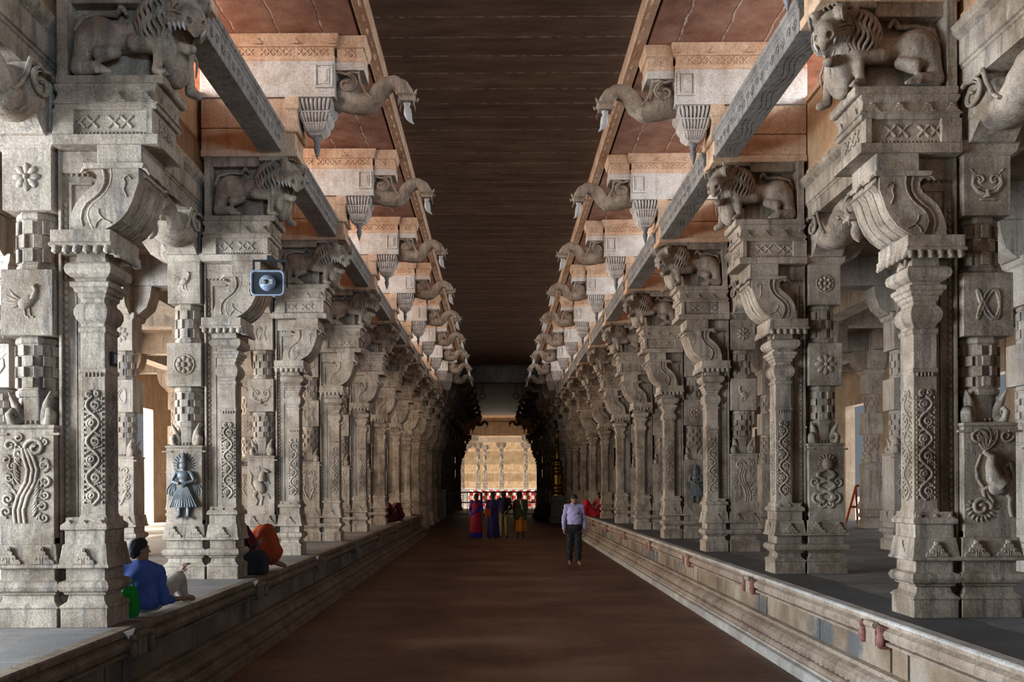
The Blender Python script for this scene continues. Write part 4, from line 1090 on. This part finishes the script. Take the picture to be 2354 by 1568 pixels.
def body_prims(J, s=1.0, female=False):
    sh = .055 if not female else .048
    P = [ell(J['pel'], V(.155 if not female else .165, .12, .12) * s, .05), cap(J['pel'], J['chest'], .115 * s, .125 * s, .06),
         ell(J['chest'], V(.165 if not female else .145, .112, .16) * s, .06), cap(J['chest'] * .3 + J['neck'] * .7, J['neck'], .06 * s, .05 * s, .04), cap(J['neck'], J['head'], .052 * s, .05 * s, .02)]
    for q in 'ab':
        P += [cap(J['chest'] * .25 + J['neck'] * .75, J['sh' + q], .05 * s, sh * s, .04), cap(J['sh' + q], J['el' + q], sh * .92 * s, .038 * s, .02), cap(J['el' + q], J['wr' + q], .039 * s, .026 * s, .015),
              cap(J['hip' + q], J['kn' + q], .082 * s, .054 * s, .04), cap(J['kn' + q], J['an' + q], .053 * s, .034 * s, .02),
              cap(J['an' + q], J['to' + q], .036 * s, .028 * s, .02), cap(J['an' + q] * .7 + J['to' + q] * .3, J['to' + q] + V(0, 0, -.004), .034 * s, .026 * s, .02)]
    return P
def standing(s=1.0, stride=.10, arm=(0, 0), lean=0, female=False):
    """facing -y"""
    w = .155 if female else .175
    J = dict(pel=V(0, 0, .93), chest=V(0, -.01, 1.24), neck=V(0, .0, 1.43), head=V(0, -.025, 1.57))
    for q, x in (('a', -1), ('b', 1)):
        st = stride * x; f = arm[0 if x < 0 else 1]
        J['sh' + q] = V(x * w, .0, 1.385); J['el' + q] = V(x * (w + .065), .03 - f * .1, 1.10); J['wr' + q] = V(x * (w + .08), -.03 - f * .28, .86 + abs(f) * .06)
        J['hip' + q] = V(x * .085, 0, .90); J['kn' + q] = V(x * .09, -.03 - st * .6, .50); J['an' + q] = V(x * .095, -st, .085); J['to' + q] = V(x * .11, -st - .16, .03)
    for k in J: J[k] = J[k] * s
    return J
def wrinkle(v, a, f):
    v = np.array(v)
    d = np.stack([np.sin(f * (v[:, 2] * 1.3 + v[:, 0] * .7) + 3 * np.sin(f * .31 * v[:, 1] + 9 * v[:, 0])), np.sin(f * (v[:, 0] - .9 * v[:, 2]) + 2.2 * np.sin(f * .4 * v[:, 2])), np.zeros(len(v))], 1)
    return (v + a * d).tolist()
def tomesh(parts, name, mat, parent):
    mb = MB()
    if name == 'hair': parts = [(wrinkle(v, .003, 160), f) for v, f in parts]
    elif name != 'body': parts = [(wrinkle(v, .006, 34), f) for v, f in parts]
    for v, f in parts: mb.mesh(v, f)
    return mb.build(name, mat, parent)
def person(label, loc, rz, J, s=1.0, skin='skin', female=False, group=None, vox=.012, yaw=0, pitch=0, hands=None, hair='short', face=True, scale=1):
    root = tag(empty('person', loc, rz, (scale,) * 3), label, 'person', group)
    Rm = np.array(Matrix.Rotation(R(yaw), 3, 'Z') @ Matrix.Rotation(R(pitch), 3, 'X'))
    bp = body_prims(J, s, female)
    parts = [sdf(bp + head_prims(J['head'], Rm, s), vox)]
    hd = hands or {}
    for q, x in (('a', -1), ('b', 1)):
        d, n, t, c = hd.get(q, (J['wr' + q] - J['el' + q], V(-x * 1.0, 0, 0) if abs((J['wr' + q] - J['el' + q])[0]) < .15 else V(0, 0, -1), None, .6))
        if t is None: t = 1 if np.cross(d, n) @ V(0, -1, .2) > 0 else -1
        parts.append(sdf(hand(J['wr' + q], d, n, t, s, c), .0045))
    tomesh(parts, 'body', M[skin], root)
    f = lambda *p: J['head'] + Rm @ (V(*p) * s)
    HP = [ell(f(0, .022, .034), V(.080, .094, .094) * s, .02, rot=Rm), ell(f(0, .050, -.025), V(.068, .062, .07) * s, .03, rot=Rm), ell(f(0, -.02, .085), V(.06, .06, .045) * s, .03, rot=Rm)]
    nrm = Rm @ V(0, -.80, -.60); clips = [(*nrm, float(nrm @ f(0, -.05, .012)))]
    if hair != 'short':
        HP += [ell(f(0, .07, -.02), V(.06, .05, .06) * s, .02, rot=Rm)]
        nrm = Rm @ V(0, -1, -.25); clips = [(*nrm, float(nrm @ f(0, -.052, .03)))]
    hp = [sdf(HP, .010, clips)]
    if hair == 'braid':
        hp.append(sdf([cap(f(0, .10, -.03), f(.0, .13, -.16), .034 * s, .03 * s, .02), cap(f(.0, .13, -.16), f(.01, .15, -.34), .03 * s, .022 * s, .02), cap(f(.01, .15, -.34), f(.01, .155, -.46), .022 * s, .01 * s, .02)], .010))
    if hair == 'bun': hp.append(sdf([ell(f(0, .125, -.02), V(.05, .045, .05) * s)], .010))
    tomesh(hp, 'hair', M['hair'], root)
    if face:
        for q in (-1, 1):
            mb = MB(); mb.ball(tuple(f(q * .03, -.083, .016)), (.010 * s, .008 * s, .006 * s), 8, 6); mb.build('eye', M['black'], root)
    return root
def garment(root, name, mat, prims, grow, clips=(), vox=.013, extra=()):
    return tomesh([sdf(prims, vox, clips, grow)] + list(extra), name, M[mat], root)
def core(J, s, female=False):
    return body_prims(J, s, female)[:4]
def shirt(root, name, mat, J, s, hem, neck, sleeves, grow=.018, female=False, vox=.012, extra=()):
    """body of a shirt cut at hem and neck, and two sleeves of the given share of the arm's length"""
    P = body_prims(J, s, female); parts = [sdf(P[:4] + [P[5], P[12]] + list(extra), vox, [(0, 0, -1, -hem), (0, 0, 1, neck)], grow)]
    for q in 'ab':
        A = [cap(J['sh' + q] + V(0, 0, -.012), J['el' + q], .050 * s, .045 * s, .015)] if sleeves >= .5 else [cap(J['sh' + q], J['sh' + q] + (J['el' + q] - J['sh' + q]) * sleeves * 2, .056 * s, .052 * s, .015)]
        if sleeves > .5: A.append(cap(J['el' + q], J['el' + q] + (J['wr' + q] - J['el' + q]) * (sleeves - .5) * 2, .045 * s, .034 * s, .015))
        parts.append(sdf(A, vox, (), grow * .6))
    return tomesh(parts, name, M[mat], root)
def legs(J, s):
    P = body_prims(J, s); T = P[:1]
    for i in range(2): T += P[5 + i * 7 + 3: 5 + i * 7 + 5]
    return T
def skirt(root, name, mat, z0, z1, r0, r1, cy=0.0, folds=11, amp=.012, shift=(0, 0), sy=.8):
    mb = MB(); n = 66; rings = []
    for i in range(15):
        t = i / 14; z = z0 + (z1 - z0) * t; r = r0 + (r1 - r0) * t ** .8
        rings.append([((r + amp * (1 - t) * math.sin(folds * a + 2 * t) + amp * .6 * (1 - t) * math.sin(5 * a + 1)) * math.cos(a) + shift[0] * (1 - t),
                       cy + ((r + amp * (1 - t) * math.sin(folds * a + 2 * t)) * math.sin(a)) * sy + shift[1] * (1 - t), z) for a in np.linspace(0, 2 * math.pi, n, endpoint=False)])
    mb.loft(rings, True); return mb.build(name, M[mat], root)

# -- the man walking towards us
J = standing(1.0, .07, (.10, -.05)); J['head'] = V(0, -.055, 1.555)
r = person('man in lilac shirt and charcoal trousers walking barefoot, head bowed', (1.70, 20.75, 0), R(6), J, skin='skin', yaw=-8, pitch=24, vox=.011)
sh = shirt(r, 'shirt', 'lilac', J, 1, .955, 1.475, .97, .016, extra=[ell(V(0, -.035, 1.08), (.155, .135, .15), .05)])
mb = MB(); mb.tube([(.062 * math.cos(a), -.012 + .062 * math.sin(a), 1.462 - .018 * math.sin(a) * -1) for a in np.linspace(0, 2 * math.pi, 18)], .016, 6); mb.build('collar', M['lilac'], sh)
mb = MB(); mb.box(.055, .125, -.152, -.135, 1.205, 1.225); mb.box(.075, .085, -.156, -.140, 1.20, 1.26); mb.build('pocket_pen', M['black'], sh)
mb = MB()
for i in range(5): mb.ball((0, -.148 + abs(i - 2.5) * .004, 1.02 + i * .085), (.006, .004, .006), 6, 4)
mb.build('shirt_button', M['white_cloth'], sh)
garment(r, 'trousers', 'charcoal', legs(J, 1) + [cap(J['pel'], J['pel'] + V(0, 0, .05), .15, .15, .04)], .022, [(0, 0, 1, .965), (0, 0, -1, -.07)], .012)
mb = MB(); mb.tube([(.165 * math.cos(a), -.005 + .135 * math.sin(a), .962) for a in np.linspace(0, 2 * math.pi, 26)], .018, 6); mb.build('belt', M['black'], r)
Rm = np.array(Matrix.Rotation(R(-8), 3, 'Z') @ Matrix.Rotation(R(24), 3, 'X'))
mb = MB(); mb.tube([tuple(J['head'] + Rm @ V(a, b, c)) for a, b, c in ((-.032, -.084, -.052), (-.015, -.095, -.043), (0, -.099, -.041), (.015, -.095, -.043), (.032, -.084, -.052))], [.003, .007, .007, .007, .003], 6); mb.build('moustache', M['hair'], r)

# -- four people walking away
G = 'group of four walking away'
J = standing(.95, .05, (.1, .1), female=True)
r = person('woman in red and blue sari with long braid, walking away', (-.87, 30.7, 0), R(176), J, .95, female=True, hair='braid', face=False, vox=.013)
shirt(r, 'blouse', 'royal', J, .95, .98, 1.37, .5, .014, True, .014)
skirt(r, 'sari_skirt', 'red_sari', .24, .99, .225, .175, folds=9); skirt(r, 'sari_border', 'royal', .06, .25, .22, .227, folds=9)
garment(r, 'sari_drape', 'red_sari', core(J, .95, True) + [ell(J['pel'], (.18, .14, .12), .04)], .030, [(-.6, 0, -.8, -.80), (.6, 0, .8, 1.10)], .014)
garment(r, 'drape_border', 'royal', core(J, .95, True) + [ell(J['pel'], (.18, .14, .12), .04)], .035, [(-.6, 0, -.8, -.78), (.6, 0, .8, .86)], .014)

J = standing(.97, .06, (0, -.1), female=True)
r = person('woman in dark indigo sari with long hair, red bag at her side', (-.29, 30.7, 0), R(184), J, .97, female=True, hair='braid', face=False, vox=.013)
shirt(r, 'blouse', 'purple', J, .97, .98, 1.40, .45, .014, True, .014)
skirt(r, 'sari_skirt', 'indigo', .07, 1.02, .23, .17, folds=10, shift=(-.03, 0))
garment(r, 'sari_drape', 'indigo', core(J, .97, True), .032, [(-.6, 0, -.8, -.78), (.6, 0, .8, 1.13)], .014)
mb = MB(); mb.rect(-.10, .10, -.045, .045, [(0, -.02), (.03, 0), (.24, .004), (.30, -.02)])
bag = tag(mb.build('shoulder_bag', M['orange_red'], None, (0, 0, 0), .012), 'red cloth shoulder bag carried by the woman in indigo', 'bag'); bag.location = (-.45, 30.47, .80)
mb = MB(); mb.tube([(-.08, 0, .29), (-.03, 0, .50), (.05, -.0, .565), (.10, .0, .55), (.09, 0, .30)], .014, 6, .5); mb.build('strap', M['maroon'], bag)

J = standing(1.0, .05, (.0, .3)); J['wra'] = V(-.10, .22, .98); J['ela'] = V(-.26, .14, 1.10)
r = person('man in dark navy shirt and khaki trousers walking away', (.12, 31.4, 0), R(178), J, 1.0, face=False, vox=.013, yaw=-30)
shirt(r, 'shirt', 'navy', J, 1, .86, 1.48, .8, .020, vox=.013)
garment(r, 'trousers', 'khaki', legs(J, 1), .020, [(0, 0, 1, .95), (0, 0, -1, -.07)], .014)

J = standing(.97, .05, (.0, .05), female=True)
r = person('woman in orange dress with olive shawl walking away', (.71, 31.5, 0), R(182), J, .97, female=True, hair='bun', face=False, vox=.013)
shirt(r, 'blouse', 'orange', J, .97, .98, 1.40, .5, .012, True, .014)
skirt(r, 'dress', 'orange', .24, 1.10, .26, .15, folds=8, amp=.02)
garment(r, 'shawl', 'olive', core(J, .97, True) + body_prims(J, .97, True)[5:7] + body_prims(J, .97, True)[12:14] + [cap(J['sha'] * .85 + V(0, .03, .18), J['sha'] * .9 + V(0, .06, -.48), .075, .085, .09), cap(J['shb'] * .85 + V(0, .03, .18), J['shb'] * .9 + V(0, .06, -.48), .075, .085, .09), cap(V(0, .07, 1.2), V(0, .08, .9), .09, .09, .09)], .026, [(0, 0, -1, -.62), (0, 0, 1, 1.37)], .015)
mb = MB(); mb.tube([(.0, .17, 1.36), (-.02, .185, 1.2), (-.05, .19, 1.05), (-.06, .18, .98)], [.03, .035, .03, .02], 6, .4); mb.build('white_scarf', M['white_cloth'], r)

# -- three people sitting on the ledge by the loudspeaker row
def seated(pel, chest, neck, head, sh, el, wr, hip, kn, an, to):
    J = dict(pel=pel, chest=chest, neck=neck, head=head)
    for i, q in enumerate('ab'):
        J['sh' + q], J['el' + q], J['wr' + q], J['hip' + q], J['kn' + q], J['an' + q], J['to' + q] = sh[i], el[i], wr[i], hip[i], kn[i], an[i], to[i]
    return J
O = V(-3.20, 7.62, .80)
L = lambda x, y, z: V(x, y, z) - O
J = seated(L(-3.22, 7.62, .90), L(-3.22, 7.58, 1.09), L(-3.245, 7.59, 1.225), L(-3.265, 7.63, 1.335),
           (L(-3.39, 7.58, 1.16), L(-3.085, 7.60, 1.15)), (L(-3.28, 7.84, .97), L(-3.045, 7.62, .90)), (L(-3.035, 7.97, 1.10), L(-2.97, 7.80, .885)),
           (L(-3.30, 7.66, .89), L(-3.16, 7.66, .89)), (L(-3.27, 8.00, 1.09), L(-3.05, 7.95, 1.05)), (L(-3.26, 8.18, .86), L(-3.06, 8.14, .86)), (L(-3.24, 8.32, .83), L(-3.03, 8.28, .83)))
r = person('man in blue shirt sitting on the ledge against the first pier, face turned aside', tuple(O + V(.0, .0, .014)), 0, J, .82, yaw=140, vox=.010,
           hands=dict(a=(V(.45, .1, .9), V(.6, .6, -.3), -1, .7), b=(V(.5, .85, .05), V(0, 0, -1), 1, .9)))
shirt(r, 'shirt', 'blue_shirt', J, .84, .022, .455, .72, .016, vox=.011, extra=[ell(L(-3.22, 7.60, .94), (.13, .11, .12), .05)])
mb = MB(); mb.tube([tuple(L(-3.245, 7.595, 1.235) + V(.052 * math.cos(a), .05 * math.sin(a), .0)) for a in np.linspace(0, 6.283, 16)], .014, 6); mb.build('collar', M['blue_shirt'], r)
garment(r, 'dhoti', 'cream', legs(J, .84), .022, [(0, 0, -1, -.005)], .012)
mb = MB(); mb.rect(-.06, .06, -.05, .05, [(0, .0), (.05, .012), (.20, .0), (.26, -.02)])
g = tag(mb.build('cloth_bag', M['green'], None, (0, 0, 0), .015), 'green cloth bag wedged between the first pier and the man in blue', 'bag'); g.location = (-3.24, 7.36, .806)
mb = MB(); mb.tube([(-.04, 0, .25), (-.02, 0, .31), (.02, 0, .31), (.04, 0, .25)], .008, 6); mb.build('handle', M['green'], g)

def sitting_woman(label, O, y, mats):
    O = V(*O)
    J = seated(V(0, 0, .10), V(-.05, -.04, .38), V(-.07, -.06, .57), V(-.06, -.05, .70),
               (V(-.15, .08, .53), V(.04, -.20, .53)), (V(.02, .14, .30), V(.16, -.18, .30)), (V(.24, .16, .44), V(.30, -.02, .42)),
               (V(.02, .08, .09), V(.06, -.08, .09)), (V(.30, .20, .46), V(.34, .02, .48)), (V(.42, .20, .08), V(.44, .02, .08)), (V(.55, .22, .03), V(.57, .03, .03)))
    r = person(label, tuple(O + V(0, 0, .028)), y, J, .92, female=True, hair='bun', yaw=80, vox=.012,
               hands=dict(a=(V(.8, .2, .1), V(0, 0, -1), 1, .8), b=(V(.8, .3, .0), V(0, 0, -1), -1, .8)))
    shirt(r, 'blouse', mats[0], J, .92, .05, .56, .45, .012, True, .013)
    P = legs(J, .92) + [cap(V(.30, .20, .46), V(.40, .20, .2), .08, .10, .05), cap(V(.34, .02, .48), V(.42, .02, .2), .08, .10, .05), cap(V(.30, .18, .42), V(.34, .03, .42), .07, .07, .05), cap(V(.1, .0, .1), V(.38, .10, .22), .12, .12, .06)]
    garment(r, 'sari_skirt', mats[1], P, .026, [(0, 0, -1, -.006), (.7, 0, -.7, .26)], .014)
    garment(r, 'sari_drape', mats[2], core(J, .92, True), .030, [(0, .6, -.8, -.10), (0, 0, 1, .56)], .014)
    return r
sitting_woman('woman in maroon and orange sari sitting knees up against the second pier', (-3.45, 11.24, .80), R(24), ('maroon', 'orange_red', 'maroon'))
mb = MB(); mb.rect(-.14, .14, -.09, .09, [(0, -.01), (.03, .01), (.20, .015), (.27, -.02), (.30, -.05)])
g = tag(mb.build('handbag', M['grey_cloth'], None, (0, 0, 0), .02), 'black bag on the ledge beside the woman by the second pier', 'bag'); g.location = (-3.16, 10.89, .806)
mb = MB(); mb.tube([(-.07, 0, .28), (-.05, 0, .36), (.05, 0, .36), (.07, 0, .28)], .010, 6); mb.build('handle', M['black'], g)
sitting_woman('woman in dull red sari sitting far along the ledge by the loudspeaker row', (-3.36, 25.4, .80), R(20), ('maroon', 'maroon', 'maroon'))
sitting_woman('woman in scarlet on the far ledge, mostly hidden behind the man in lilac', (3.22, 29.3, .80), R(165), ('pink', 'scarlet', 'scarlet'))

# ------------------------------------------------------------------ horn loudspeaker
sp = tag(empty('horn_loudspeaker', (-2.73, 9.92, 4.22), R(2)), 'grey rectangular horn loudspeaker hung under the second pier', 'loudspeaker')
def rrect(w, h, r, y, n=6):
    pts = []
    for cx, cz, a0 in ((w - r, h - r, 0), (-w + r, h - r, 90), (-w + r, -h + r, 180), (w - r, -h + r, 270)):
        for i in range(n + 1):
            a = R(a0 + 90 * i / n); pts.append((cx + r * math.cos(a), y, cz + r * math.sin(a)))
    return pts
mb = MB(); mb.loft([rrect(.19, .145, .05, 0), rrect(.175, .13, .05, .012), rrect(.13, .10, .05, .12), rrect(.06, .055, .04, .24), rrect(.05, .05, .04, .30)][::-1], True); mb.build('horn_shell', M['grey_plastic'], sp)
mb = MB(); mb.loft([rrect(.19, .145, .05, -.004), rrect(.192, .147, .05, -.018), rrect(.178, .133, .045, -.022), rrect(.170, .125, .04, -.006)], True, False); mb.build('rim', M['blue_plastic'], sp)
mb = MB(); mb.loft([rrect(.172, .127, .04, -.006), rrect(.12, .09, .04, -.003)], True); mb.build('dark_throat', M['cone'], sp)
mb = MB(); mb.lathe(0, 0, [(0, .094), (.02, .092), (.05, .078), (.07, .05), (.075, .03)], 24); mb.xform(Matrix.Rotation(R(90), 4, 'X')); mb.build('reflector_dome', M['blue_plastic'], sp)
mb = MB(); mb.box(-.07, .07, -.075, -.062, -.028, .028); mb.build('dome_slot', M['steel'], sp)
mb = MB(); mb.lathe(0, 0, [(.07, .024), (.082, .022), (.084, .0)], 14); mb.xform(Matrix.Rotation(R(90), 4, 'X')); mb.build('dome_hub', M['black'], sp)
mb = MB()
for i, x in enumerate((-.018, -.006, .006, .018)):
    mb.box(x - .004, x - .0025, -.068, -.05, -.056, -.044); mb.box(x + .0025, x + .004, -.068, -.05, -.056, -.044); mb.box(x - .004, x + .004, -.068, -.05, (-.051, -.046, -.053, -.050)[i], (-.049, -.044, -.051, -.048)[i])
mb.build('small_lettering', M['black'], sp)
mb = MB(); mb.lathe(0, 0, [(-.30, .055), (-.33, .075), (-.42, .075), (-.44, .06)], 16); mb.xform(Matrix.Rotation(R(90), 4, 'X')); mb.build('driver_unit', M['grey_plastic'], sp)
mb = MB(); mb.box(-.20, -.185, .12, .17, -.02, .30); mb.box(.185, .20, .12, .17, -.02, .30); mb.box(-.20, .20, .12, .17, .285, .30); mb.box(-.03, .03, .10, .40, .30, .345); mb.build('mounting_bracket', M['black'], sp)

# small switch box on the first pier
mb = MB(); mb.box(-.014, .014, -.045, .045, -.055, .055)
sb = tag(mb.build('switch_box', M['black'], None, (0, 0, 0), .006), 'small black switch box on the shaft of the first pier', 'switch box'); sb.location = (-3.195, 6.98, 2.93)
mb = MB(); mb.box(.014, .018, -.03, .03, -.035, .035); mb.build('cover', M['grey_plastic'], sb)

# ------------------------------------------------------------------ far end: barriers, chequered cloth, gilded mast, court
def barrier(x, y, w, label, rz=0, mat='steel'):
    root = tag(empty('crowd_barrier', (x, y, 0), rz), label, 'barrier', 'crowd barriers before the gate')
    mb = MB()
    for a, b in (((-w / 2, 0, .12), (-w / 2, 0, 1.5)), ((w / 2, 0, .12), (w / 2, 0, 1.5)), ((-w / 2, 0, 1.5), (w / 2, 0, 1.5)), ((-w / 2, 0, .2), (w / 2, 0, .2)), ((-w / 2, 0, .9), (w / 2, 0, .9))): mb.tube([a, b], .035, 6)
    mb.build('frame', M[mat], root)
    for i in range(1, 8):
        m2 = MB(); m2.tube([(-w / 2 + w * i / 8, 0, .2), (-w / 2 + w * i / 8, 0, 1.5)], .016, 5); m2.build('bar', M[mat], root)
    for q in (-w / 2 + .12, w / 2 - .12):
        m2 = MB(); m2.tube([(q, -.3, .02), (q, 0, .16), (q, .3, .02)], .03, 6); m2.build('foot', M[mat], root)
for i, (x, lab) in enumerate(((-2.15, 'steel crowd barrier beyond the woman in red and blue'), (0.02, 'steel crowd barrier beyond the man in navy'), (2.19, 'steel crowd barrier beside the dark bundle'))):
    barrier(x, 51.5, 2.1, lab)
mb = MB(); mb.box(-.16, .16, -.05, .05, 0, 1.62)
g = tag(mb.build('gate_post', M['white_paint'], None, (0, 0, 0), .02), 'white painted post at the end of the crowd barriers', 'post'); g.location = (-3.32, 51.2, 0)
mb = MB(); mb.box(-.20, .20, -.08, .08, 1.62, 1.68); mb.build('post_cap', M['white_paint'], g)

mb = MB(); mb.box(-6, 6, 72.5, 73.2, 0, 1.62); struct('wall_sill', mb, M['court'])
mb = MB(); mb.box(-12.5, 12.5, 73.2, 110, 0, 1.55); struct('ground_terrace', mb, M['court'])
def checker():
    m, nt, b = newmat('red_white_checks')
    c = nt.nodes.new('ShaderNodeTexChecker'); c.inputs['Scale'].default_value = 1 / .32
    c.inputs['Color1'].default_value = (.50, .025, .03, 1); c.inputs['Color2'].default_value = (.78, .70, .58, 1)
    g = nt.nodes.new('ShaderNodeNewGeometry'); mp = nt.nodes.new('ShaderNodeMapping'); mp.inputs['Location'].default_value = (100.03, .05, 100.07); mp.inputs['Scale'].default_value = (1, 0, 1)
    nt.links.new(g.outputs['Position'], mp.inputs[0]); nt.links.new(mp.outputs[0], c.inputs['Vector'])
    nt.links.new(c.outputs[0], b.inputs['Base Color']); b.inputs['Roughness'].default_value = .9
    return m
mb = MB()
rings = [[(-2.5 + 6.0 * i / 60, 72.44 + .03 * math.sin(i * .9) - d, z) for i in range(61)] for z, d in ((.12, .05), (.8, .02), (1.44, 0), (1.5, .0))]
vs = [p for r_ in rings for p in r_]; fs = [(a * 61 + i, a * 61 + i + 1, (a + 1) * 61 + i + 1, (a + 1) * 61 + i) for a in range(3) for i in range(60)]
mb.add(vs, fs, True); g = tag(mb.build('checkered_cloth', checker()), 'red and white checkered cloth hanging along the far wall', 'cloth')
sm = g.modifiers.new('thick', 'SOLIDIFY'); sm.thickness = .02

mt = tag(empty('gilded_mast', (2.93, 44.2, 0), 0, (.85, .85, 1)), 'gilded ringed ceremonial mast on a dark pedestal', 'ceremonial mast')
mb = MB(); mb.rect(-.42, .42, -.42, .42, [(0, .06), (.25, .06), (.3, 0), (1.1, -.06), (1.15, 0), (1.35, 0)]); mb.build('pedestal', M['dark'], mt)
mb = MB(); mb.lathe(0, 0, [(1.35, .42), (1.45, .44), (1.5, .36), (1.62, .30), (1.70, .38), (1.80, .40), (1.88, .30), (2.0, .28), (2.3, .36), (2.45, .37), (2.5, .30), (2.62, .28), (2.68, .36), (2.78, .38), (2.85, .28), (2.95, .24), (3.02, .30), (3.08, .31), (3.14, .2), (3.25, .17)], 28); mb.build('ringed_base', M['gold'], mt)
mb = MB(); mb.lathe(0, 0, [(3.2, .15), (3.9, .12), (3.92, .16), (3.98, .16), (4.0, .11), (4.7, .10), (4.72, .14), (4.78, .14), (4.8, .09), (5.6, .07), (5.7, .0)], 18); mb.build('pole', M['gold'], mt)

bn = tag(empty('covered_bundle', (2.35, 47.5, 0)), 'dark cloth-covered round bundle beside the gilded mast', 'bundle')
mb = MB(); mb.mesh(*sdf([ell((0, 0, .42), (.48, .42, .44)), ell((.1, -.05, .75), (.3, .28, .25)), ell((-.3, .1, .2), (.28, .3, .22))], .03, [(0, 0, -1, 0)])); mb.build('cloth_cover', M['grey_cloth'], bn)
mb = MB(); mb.tube([(.46 * math.cos(a), .41 * math.sin(a), .42) for a in np.linspace(0, 6.283, 30)], .015, 6); mb.build('tie_rope', M['black'], bn)

# chains with rings under the dark cross beam
for x, lab in ((-.78, 'iron ring chain under the dark cross beam, on the ledge sitters\' side'), (.78, 'iron ring chain under the dark cross beam, on the gilded mast\'s side')):
    ch = tag(empty('hanging_chain', (x, 40.2, 6.62)), lab, 'chain')
    for i in range(4):
        mb = MB(); a = np.linspace(0, 6.283, 13)
        mb.tube([(.055 * math.cos(t) if i % 2 else 0, 0 if i % 2 else .055 * math.cos(t), -.07 - i * .115 + .08 * math.sin(t)) for t in a], .014, 5); mb.build('link', M['black'], ch)
    mb = MB(); mb.tube([(.13 * math.cos(t), 0, -.60 + .13 * math.sin(t)) for t in np.linspace(0, 6.283, 20)], .02, 6); mb.build('ring', M['black'], ch)

# court beyond the gate
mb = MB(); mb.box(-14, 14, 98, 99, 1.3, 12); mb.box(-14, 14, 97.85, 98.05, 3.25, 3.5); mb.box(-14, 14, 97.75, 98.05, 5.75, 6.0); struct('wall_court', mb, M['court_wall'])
mb = MB(); mb.box(-8, 8, 83.1, 83.7, 6.02, 6.5); struct('ceiling_court', mb, M['wall_tan'])
for x, y, lab in ((-1.95, 83.2, 'sunlit court pillar seen through the gate, beyond the woman in red'), (-1.34, 87.0, 'pale carved court pillar, second seen through the gate'), (.30, 83.2, 'court pillar in the middle of the gate opening'), (2.62, 83.2, 'court pillar at the mast\'s side of the gate opening')):
    r = aisle_pillar(x, y, 1); r.location.z = 1.56; r.scale = (1, 1, 1.02); tag(r, lab, 'pillar', 'court pillars beyond the gate', 'thing')
mb = MB()
for a, b in (((0, 0, 0), (.28, 0, 1.0)), ((.28, 0, 1.0), (1.2, 0, 1.0)), ((1.2, 0, 1.0), (1.45, 0, 0)), ((.12, 0, .45), (1.32, 0, .45))): mb.tube([a, b], .03, 6)
g = tag(mb.build('red_stand', M['orange_red']), 'red painted metal stand in the aisle by an outer pillar', 'stand'); g.location = (8.98, 22.75, .84)
mb = MB(); mb.tube([(.28, .02, 1.0), (.52, .5, 0)], .03, 6); mb.build('brace', M['orange_red'], g)
